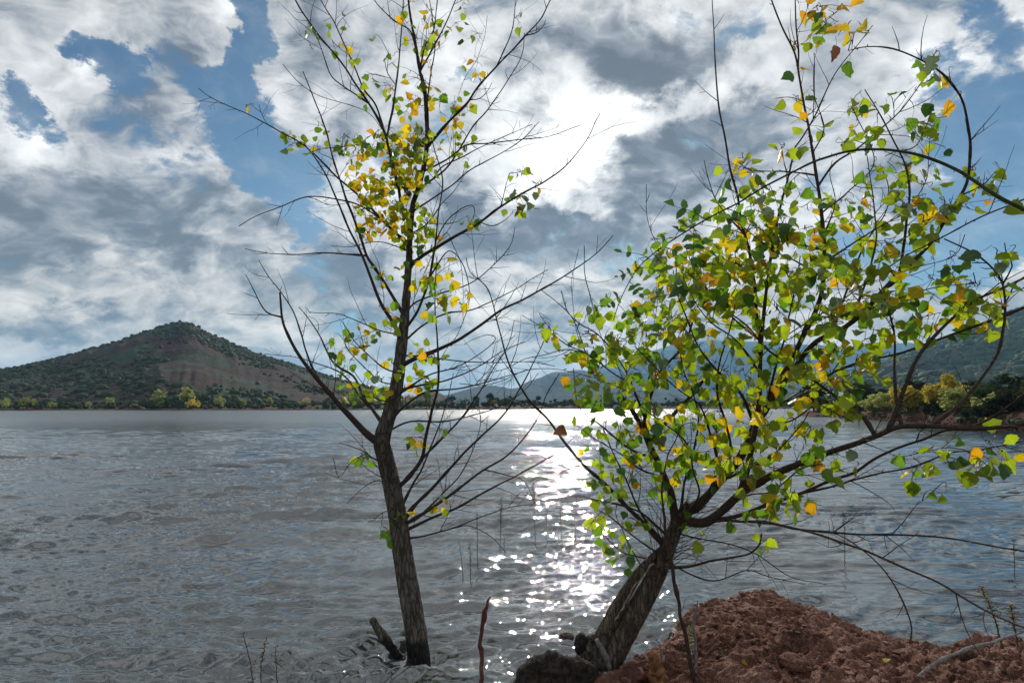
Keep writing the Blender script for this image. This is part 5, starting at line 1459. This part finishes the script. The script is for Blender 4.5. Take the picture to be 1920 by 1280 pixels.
# bleached stick lying over the bank at the right
s0 = on_bank(1712, 1275); s1 = on_bank(1920, 1205)
o, P, R, og = stick("fallen_stick", [(1690, 1300), (1712, 1278), (1745, 1248), (1790, 1226), (1822, 1213), (1870, 1200), (1925, 1180), (1990, 1160)], (s0.y - .02, s1.y - .25), [.009, .0088, .0085, .008, .0075, .007, .006, .005], M_bleached, "long grey bleached stick lying across the bottom right corner of the bank", "stick", 10, .3)
spurs(o, P, R, og, 4, M_bleached, .01, .03)
def lying(name, pxs, rads, m_, label):
    C = [np.array(on_bank(x, y)) + np.array([0, 0, r0 * .8]) for (x, y), r0 in zip(pxs, np.linspace(rads[0], rads[-1], len(pxs)))]
    P = catmull(C, .01); a = Acc(); tube(a, P, np.linspace(rads[0], rads[-1], len(P)), 8, 0, .3)
    ob = a.build(name, m_, None, True, C[0]); ob.location = C[0]; tag(ob, label, "stick")
lying("fallen_stick", [(1603, 1190), (1618, 1187), (1638, 1199)], [.006, .004], M_pale, "short pale stick on the red bank near its far edge")
lying("fallen_stick", [(1722, 1222), (1738, 1214), (1742, 1224)], [.003, .002], M_pale, "tiny forked twig on the bank below the drooping branch tip")
lying("fallen_stick", [(1525, 1250), (1520, 1215), (1545, 1195), (1560, 1190)], [.005, .002], M_bark2, "curved brown root lying over the crumbled hollow of the bank")
lying("fallen_stick", [(1255, 1205), (1240, 1222), (1228, 1240)], [.005, .004], M_branch2, "thin dark stick between the leaning trunk and the broken stub")

def lump(name, center, size, m_, label, cat, seed, sub=4, rough=.3, freq=2.2, rotz=0.0, tilt=0.0, parent=None):
    import bmesh
    bm = bmesh.new(); bmesh.ops.create_icosphere(bm, subdivisions=sub, radius=1.0)
    V = np.array([v.co[:] for v in bm.verts]); F = np.array([[v.index for v in f.verts] for f in bm.faces]); bm.free()
    n = ridged(V[:, 0] * freq + seed, V[:, 1] * freq, V[:, 2] * freq, 4, .55)
    V = V * (1 + rough * n[:, None]) * np.array(size)
    M = Matrix.Rotation(rotz, 3, 'Z') @ Matrix.Rotation(tilt, 3, 'Y')
    V = V @ np.array(M).T
    me = make_mesh(name, V, [F], m_)
    ob = link(name, me, parent, Vector(center) - (parent.location if parent else Vector()))
    if label: tag(ob, label, cat)
    return ob
# rotten log and root crown at the foot of the leaning tree
lc = ground(1048, 1275, .02)
logo = empty("driftwood_log", lc, "dark rotten driftwood log half in the water at the foot of the leaning tree", "driftwood")
P = catmull([np.array(ground(985, 1290, .02)), np.array(ground(1010, 1268, .05)), np.array(ground(1050, 1264, .07)), np.array(ground(1095, 1268, .06)), np.array(ground(1120, 1262, .05))], .008)
a = Acc(); t = np.linspace(0, 1, len(P)); R = .085 * np.sin(np.clip(t * .9 + .12, 0, 1) * math.pi) ** .45
ang = np.arange(48) * 2 * math.pi / 48
tube(a, P, R, 48, 0, 0); V = a.V[0]
V[:len(P) * 48] += (V[:len(P) * 48] - np.repeat(P, 48, 0)) * (.75 * ridged(V[:len(P) * 48, 0] * 9, V[:len(P) * 48, 1] * 22, V[:len(P) * 48, 2] * 22, 4))[:, None]
a.V[0] = V; a.build("log_body", M_rot, logo, True, lc)
for (pp, q2, rr) in [((1040, 1262), (1036, 1230), .008), ((1075, 1262), (1082, 1225), .010), ((1010, 1268), (1000, 1244), .005)]:
    a = Acc(); c0 = np.array(ground(pp[0], pp[1], .05)); c1 = np.array(at(q2[0], q2[1], c0[1] - .02))
    tube(a, catmull([c0, (c0 + c1) / 2 + [.008, 0, 0], c1], .008), np.linspace(rr, rr * .3, len(catmull([c0, (c0 + c1) / 2 + [.008, 0, 0], c1], .008))), 8, 0, .4)
    a.build("snag", M_rot, logo, True, lc)
rc = ground(1108, 1242, .03)
rootc = empty("root_crown", rc, "gnarled dead root crown with split grey wood, left of the leaning trunk's base", "tree root")
for i, (px, py, sx, sy, sz, m_) in enumerate([(1105, 1222, .060, .06, .085, M_bark2), (1088, 1205, .028, .04, .055, M_rot), (1128, 1240, .055, .06, .06, M_bark2), (1112, 1196, .030, .035, .022, M_bark)]):
    c = at(px, py, rc.y - .01 * i)
    lump("root_knot", c, (sx, sy, sz), m_, None, None, 3.7 * i, 4, .42, 4.0, .4 * i, .3, rootc)
for (q, rads) in [([(1118, 1198), (1132, 1222), (1143, 1252), (1150, 1275)], [.012, .020, .016, .006]), ([(1100, 1258), (1112, 1240), (1118, 1262), (1117, 1290)], [.010, .012, .008, .003]), ([(1150, 1262), (1160, 1280), (1172, 1300)], [.012, .01, .006])]:
    C = [np.array(at(x, y, rc.y - .12)) for x, y in q]; P = catmull(C, .01); a = Acc()
    tube(a, P, np.interp(np.linspace(0, 1, len(P)), np.linspace(0, 1, len(rads)), rads), 10, 0, .5, 2.0)
    a.build("root_splinter", M_bleached if q[0][0] == 1118 else M_bark2, rootc, True, rc)
# broken stub in front
sc = on_bank(1235, 1285)
stub = empty("broken_stub", sc, "orange brown broken stub with a torn pale top in front of the leaning trunk", "stump")
a = Acc(); C = [np.array(at(1240, 1310, sc.y)), np.array(at(1234, 1272, sc.y)), np.array(at(1228, 1240, sc.y - .01)), np.array(at(1222, 1226, sc.y - .01))]
P = catmull(C, .006); tube(a, P, np.interp(np.linspace(0, 1, len(P)), [0, .4, .8, 1], [.045, .050, .042, .028]), 32, 0, .45, 6.0); 
M_orange = plain("torn_orange_wood", (0.20, 0.09, 0.04), bscale=30, bd=.01, var=.6)
a.build("stub_body", M_orange, stub, True, sc)
for dx_ in (-12, -3, 8, 15):
    a = Acc(); c0 = np.array(at(1228 + dx_, 1240, sc.y - .02)); c1 = np.array(at(1226 + dx_ * 1.3, 1222 + abs(dx_) * .4, sc.y - .02))
    tube(a, np.array([c0, (c0 + c1) / 2, c1]), [.010, .007, .002], 7, 0, .4); a.build("torn_splinter", M_pale, stub, True, sc)
# stones
for (px, py, z0, s_, m_, lab) in [(1062, 1192, .0, (.050, .04, .022), M_rot, "small dark flat rock breaking the water left of the leaning trunk"),
                              (1485, 1262, None, (.075, .07, .05), M_earth, "crumbly dark red clod beside the hollow of the bank"),
                              (1812, 1192, None, (.09, .07, .06), M_earth, "red rock block on the far edge of the bank at right"),
                              (1190, 1262, None, (.07, .05, .03), M_rubble, "dark stone at the right foot of the leaning trunk"),
                              (1330, 1262, None, (.04, .05, .035), M_rubble, "dark stone behind the short pale dead stem"),
                              (1895, 1230, None, (.06, .05, .04), M_earth, "broken clod of red earth at the right edge")]:
    c = ground(px, py, 0.0) if z0 is not None else on_bank(px, py)
    lump("stone", c, s_, m_, lab, "stone", px * .013, 4, .30, 2.4, px)
# foam and debris line left out; a few fallen leaves
for (px, py, mi, lab) in [(1420, 1172, 0, "small green fallen leaf in the middle of the red bank"), (1212, 1118, 7, "curled brown leaf stuck under the leaning trunk"), (1566, 1268, 7, "brown dead leaf on the bank near the bottom edge"),
                          (1350, 1205, 7, "brown leaf on the bank behind the short dead stem"), (1655, 1240, 3, "yellow fallen leaf on the lower right of the bank"), (1395, 1235, 4, "golden fallen leaf left of the crumbled hollow")]:
    c = on_bank(px, py); c.z += .008
    l = link("fallen_leaf", leaf_mesh(3, mi), None); tag(l, lab, "leaf")
    l.matrix_world = leaf_matrix(c, Vector((rnd.uniform(-1, 1), rnd.uniform(-1, 1), .1)), Vector((.2, -.3, 1)), .045)

# ---------------------------------------------------------------- dead weeds standing in the water
weed_list = [ # base px, base py, top px, top py, lean, seed density, label
 (868, 1082, 860, 1012, 8, .4, "bent thin dead weed nearest the slender tree's trunk"), (882, 1092, 881, 1024, 2, .9, "stubby dead weed with a dark knotted head near the slender tree"),
 (896, 1060, 895, 962, -2, .6, "straight dead weed third from the slender trunk"), (937, 1040, 940, 933, 1, 1.0, "thick dark seed stalk, the densest of the weeds left of the middle"), (946, 1032, 945, 1000, 0, .3, "tiny weed stub beside the thick dark seed stalk"),
 (1004, 1020, 1000, 902, 2, 1.0, "tallest dead weed in the water with a wide bushy head"), (1024, 1012, 1026, 952, -2, .7, "short forked weed right of the tallest one"), (1055, 1026, 1049, 937, 2, .8, "tall thin weed second right of the tallest one"),
 (1045, 1022, 1045, 990, 0, .2, "very thin weed stub between two taller weeds"), (1079, 1010, 1077, 962, 1, .6, "rightmost weed stalk of the stand in the middle"), (1003, 1000, 988, 995, 6, .1, "low arched weed bent over the water"),
 (1584, 1052, 1582, 962, 2, .9, "lone weed stalk in the water right of the leaning tree"), (1902, 1080, 1900, 1012, 2, .9, "weed stalk standing in the water at the right edge"),
 (490, 1300, 500, 1192, -14, .7, "branching dry weed at the bottom edge, left of the stump"), (478, 1300, 455, 1185, 10, .3, "thin bent weed twig at the bottom left"), (520, 1296, 515, 1212, 3, .4, "small dry weed right of the branching one at the bottom edge")]
def weed(bx, by, tx, ty, lean, dens, label, depth=None, m_=None, seedm=None, name="water_weed", scale=1.0):
    base = ground(bx, by, 0.0) if depth is None else Vector(at(bx, by, depth)); base.z -= .03 if depth is None else 0
    top = at(tx, ty, base.y + r_.normal(0, .03))
    o = empty(name, base, label, "weed")
    mid = (np.array(base) + np.array(top)) / 2 + np.array([lean * .0012, 0, 0])
    P = catmull([np.array(base), mid, np.array(top)], .012); a = Acc()
    P = P + .0022 * r_.normal(0, 1, P.shape)
    tube(a, P, np.linspace(.0042, .0022, len(P)) * scale, 5); a.build("stalk", m_ or M_dry, o, True, base)
    a = Acc(); hd = Acc(); n = len(P)
    for k in range(2, n):
        t = k / n
        if r_.random() < dens * (.15 + .75 * (t > .35)):
            for _ in range(1 + int(3 * dens * (t > .55))):
                dv = np.array([r_.normal(0, 1), r_.normal(0, 1), r_.uniform(.1, 1.1)]); dv /= np.linalg.norm(dv)
                L_ = r_.uniform(.008, .032) * scale
                tube(a, np.array([P[k], P[k] + dv * L_ * .6, P[k] + dv * L_ + [0, 0, -.15 * L_]]), [.0018 * scale, .0015 * scale, .001], 3)
                V, F = BT[k % 6]; hd.add(V * r_.uniform(.003, .0062) * scale + P[k] + dv * L_, None, F)
    if a.V: a.build("sprig", m_ or M_dry, o, True, base)['kind'] = 'stuff'
    if hd.V: hd.build("seed_head", seedm or M_dry, o, False, base)['kind'] = 'stuff'
    return o
for w in weed_list: weed(*w)
yb = on_bank(1880, 1215).y
weed(1882, 1222, 1842, 1104, 12, 1.0, "dry flower stalk with fluffy tan head leaning left at the right edge", depth=yb, seedm=M_seed, name="dry_flower_stalk", scale=1.5)
weed(1912, 1222, 1896, 1138, -4, 1.0, "shorter dry flower stalk with one round tan head at the right edge", depth=yb, seedm=M_seed, name="dry_flower_stalk", scale=1.5)
# green things on the bank
M_greenstem = plain("green_stem", (0.09, 0.16, 0.04), bscale=100, bd=.0005)
def bud_plant():
    b0 = on_bank(1905, 1290); C = [np.array(at(1915, 1300, b0.y - .02)), np.array(at(1886, 1255, b0.y - .04)), np.array(at(1860, 1222, b0.y - .06))]
    o = empty("bud_plant", Vector(C[0]), "green stem with a single pale round bud in the bottom right corner", "plant")
    P = catmull(C, .01); a = Acc(); tube(a, P, np.linspace(.0032, .0018, len(P)), 7); a.build("stem", M_greenstem, o, True, C[0])
    V, F = BT2[0]; a = Acc(); a.add(V * np.array([.008, .008, .011]) + C[2], None, F); a.build("bud", M_seed, o, True, C[0])
bud_plant()
def sprig(px, py, h, n, label):
    b0 = on_bank(px, py); o = empty("green_sprig", b0, label, "plant")
    top = b0 + Vector((.01, 0, h)); P = catmull([np.array(b0), np.array(b0.lerp(top, .5)) + [.008, 0, 0], np.array(top)], .01)
    a = Acc(); tube(a, P, np.linspace(.0016, .0008, len(P)), 5); a.build("stem", M_greenstem, o, True, b0)
    for k in range(n):
        q = Vector(P[int(k / n * (len(P) - 1))]); ang_ = k * 2.4
        tip = Vector((math.cos(ang_), math.sin(ang_), .5)); M = leaf_matrix(q, tip, Vector((0, -.3, 1)), .016 + .008 * rnd.random())
        l = link("leaf", leaf_mesh(9, 0, False), o); l.matrix_basis = Matrix.Translation(-b0) @ M
sprig(1294, 1225, .13, 14, "leafy green sprig beside the bare sapling on the bank"); sprig(1290, 1190, .07, 8, "low green sprig at the waterline behind the bare sapling")
sprig(1208, 1236, .03, 6, "tiny green seedling by the broken stub"); sprig(1415, 1178, .03, 5, "tiny green seedling in the middle of the red bank")

# ---------------------------------------------------------------- bramble arching in from the right
def bramble():
    pts = [(2250, 640, 1.35), (2080, 480, 1.45), (1920, 393, 1.55), (1870, 368, 1.6), (1800, 322, 1.7), (1740, 296, 1.75), (1690, 284, 1.8), (1640, 280, 1.85), (1590, 284, 1.9), (1530, 302, 1.95), (1480, 326, 2.0),
           (1430, 352, 2.05), (1385, 380, 2.1), (1330, 408, 2.12), (1280, 438, 2.15), (1235, 468, 2.2), (1200, 498, 2.25), (1180, 528, 2.28), (1162, 565, 2.3), (1150, 600, 2.3)]
    root = np.array([2.2, .95, .18])
    C = [root, np.array([2.15, 1.0, .9])] + [np.array(at(*p)) for p in pts]
    o = empty("bramble", Vector(root), "thorny green bramble arching in from the right over the leafy tree", "bramble")
    P = catmull(C, .012); t = np.linspace(0, 1, len(P)); a = Acc()
    R = np.interp(t, [0, .45, .8, 1], [.0085, .0068, .0035, .0014]); tube(a, P, R, 10, 0, .15)
    a.build("cane", M_bramble, o, True, root)
    th = Acc()
    for k in range(5, len(P) - 3):
        if r_.random() < .30:
            tg = P[k + 1] - P[k]; tg /= np.linalg.norm(tg); dv = r_.normal(0, 1, 3); dv -= tg * dv.dot(tg); dv /= np.linalg.norm(dv)
            tube(th, np.array([P[k] + dv * R[k] * .8, P[k] + dv * (R[k] + .003), P[k] + dv * (R[k] + .006) - tg * .002]), [.0016, .001, .0002], 4)
    tz = th.build("thorns", M_bramble, o, True, root); tz['kind'] = 'stuff'
    PP = np.array([project(p) for p in P])
    # compound leaves
    spots = [(1325, 412, -60, -25, 5, .034), (1385, 382, -20, 40, 3, .034), (1400, 372, 40, -35, 5, .030), (1440, 346, 20, 45, 3, .028), (1262, 448, 30, -40, 5, .026), (1268, 446, -30, 10, 3, .028), (1290, 432, 40, 40, 3, .030), (1245, 462, 50, 30, 5, .026),
             (1215, 485, -50, -12, 3, .024), (1196, 503, 34, 4, 3, .022), (1190, 515, -30, 4, 5, .020), (1180, 530, 20, 22, 5, .022), (1168, 555, -26, 18, 5, .022), (1160, 572, 18, 24, 3, .022), (1365, 392, 45, 25, 5, .032), (1300, 428, 0, 55, 5, .030), (1350, 400, 0, -30, 3, .030), (1225, 476, 30, 40, 3, .024)]
    for (sx, sy, ox, oy, n, sz) in spots:
        k = int(np.argmin((PP[:, 0] - sx) ** 2 + (PP[:, 1] - sy) ** 2)); b0 = Vector(P[k]); e = at(sx + ox, sy + oy, b0.y - .02)
        Q = catmull([np.array(b0), np.array(b0.lerp(e, .5)) + [0, 0, .008], np.array(e)], .01); a = Acc(); tube(a, Q, np.linspace(.0014, .0008, len(Q)), 5)
        stalk = a.build("leaf_stalk", M_bramble, o, True, root)
        ax_ = (e - b0).normalized(); side = ax_.cross(Vector((0, -1, 0))).normalized()
        lay = [(1.0, ax_)] + [(.72, ax_ * .35 + side), (.72, ax_ * .35 - side)] + ([(.38, ax_ * .25 + side), (.38, ax_ * .25 - side)] if n == 5 else [])
        for (tt, dr) in lay:
            q = Vector(Q[int(tt * (len(Q) - 1))]); dr = dr + Vector((r_.normal(0, .15), r_.normal(0, .3), r_.normal(0, .15)))
            M = leaf_matrix(q, dr, Vector((r_.normal(0, .4), -1, r_.normal(.5, .3))), sz * r_.uniform(1.25, 1.7))
            l = link("leaflet", leaf_mesh(int(8 + r_.integers(0, 3)), 5 if r_.random() < .7 else 0, False), stalk); l.matrix_basis = Matrix.Translation(-Vector(root)) @ M
bramble()
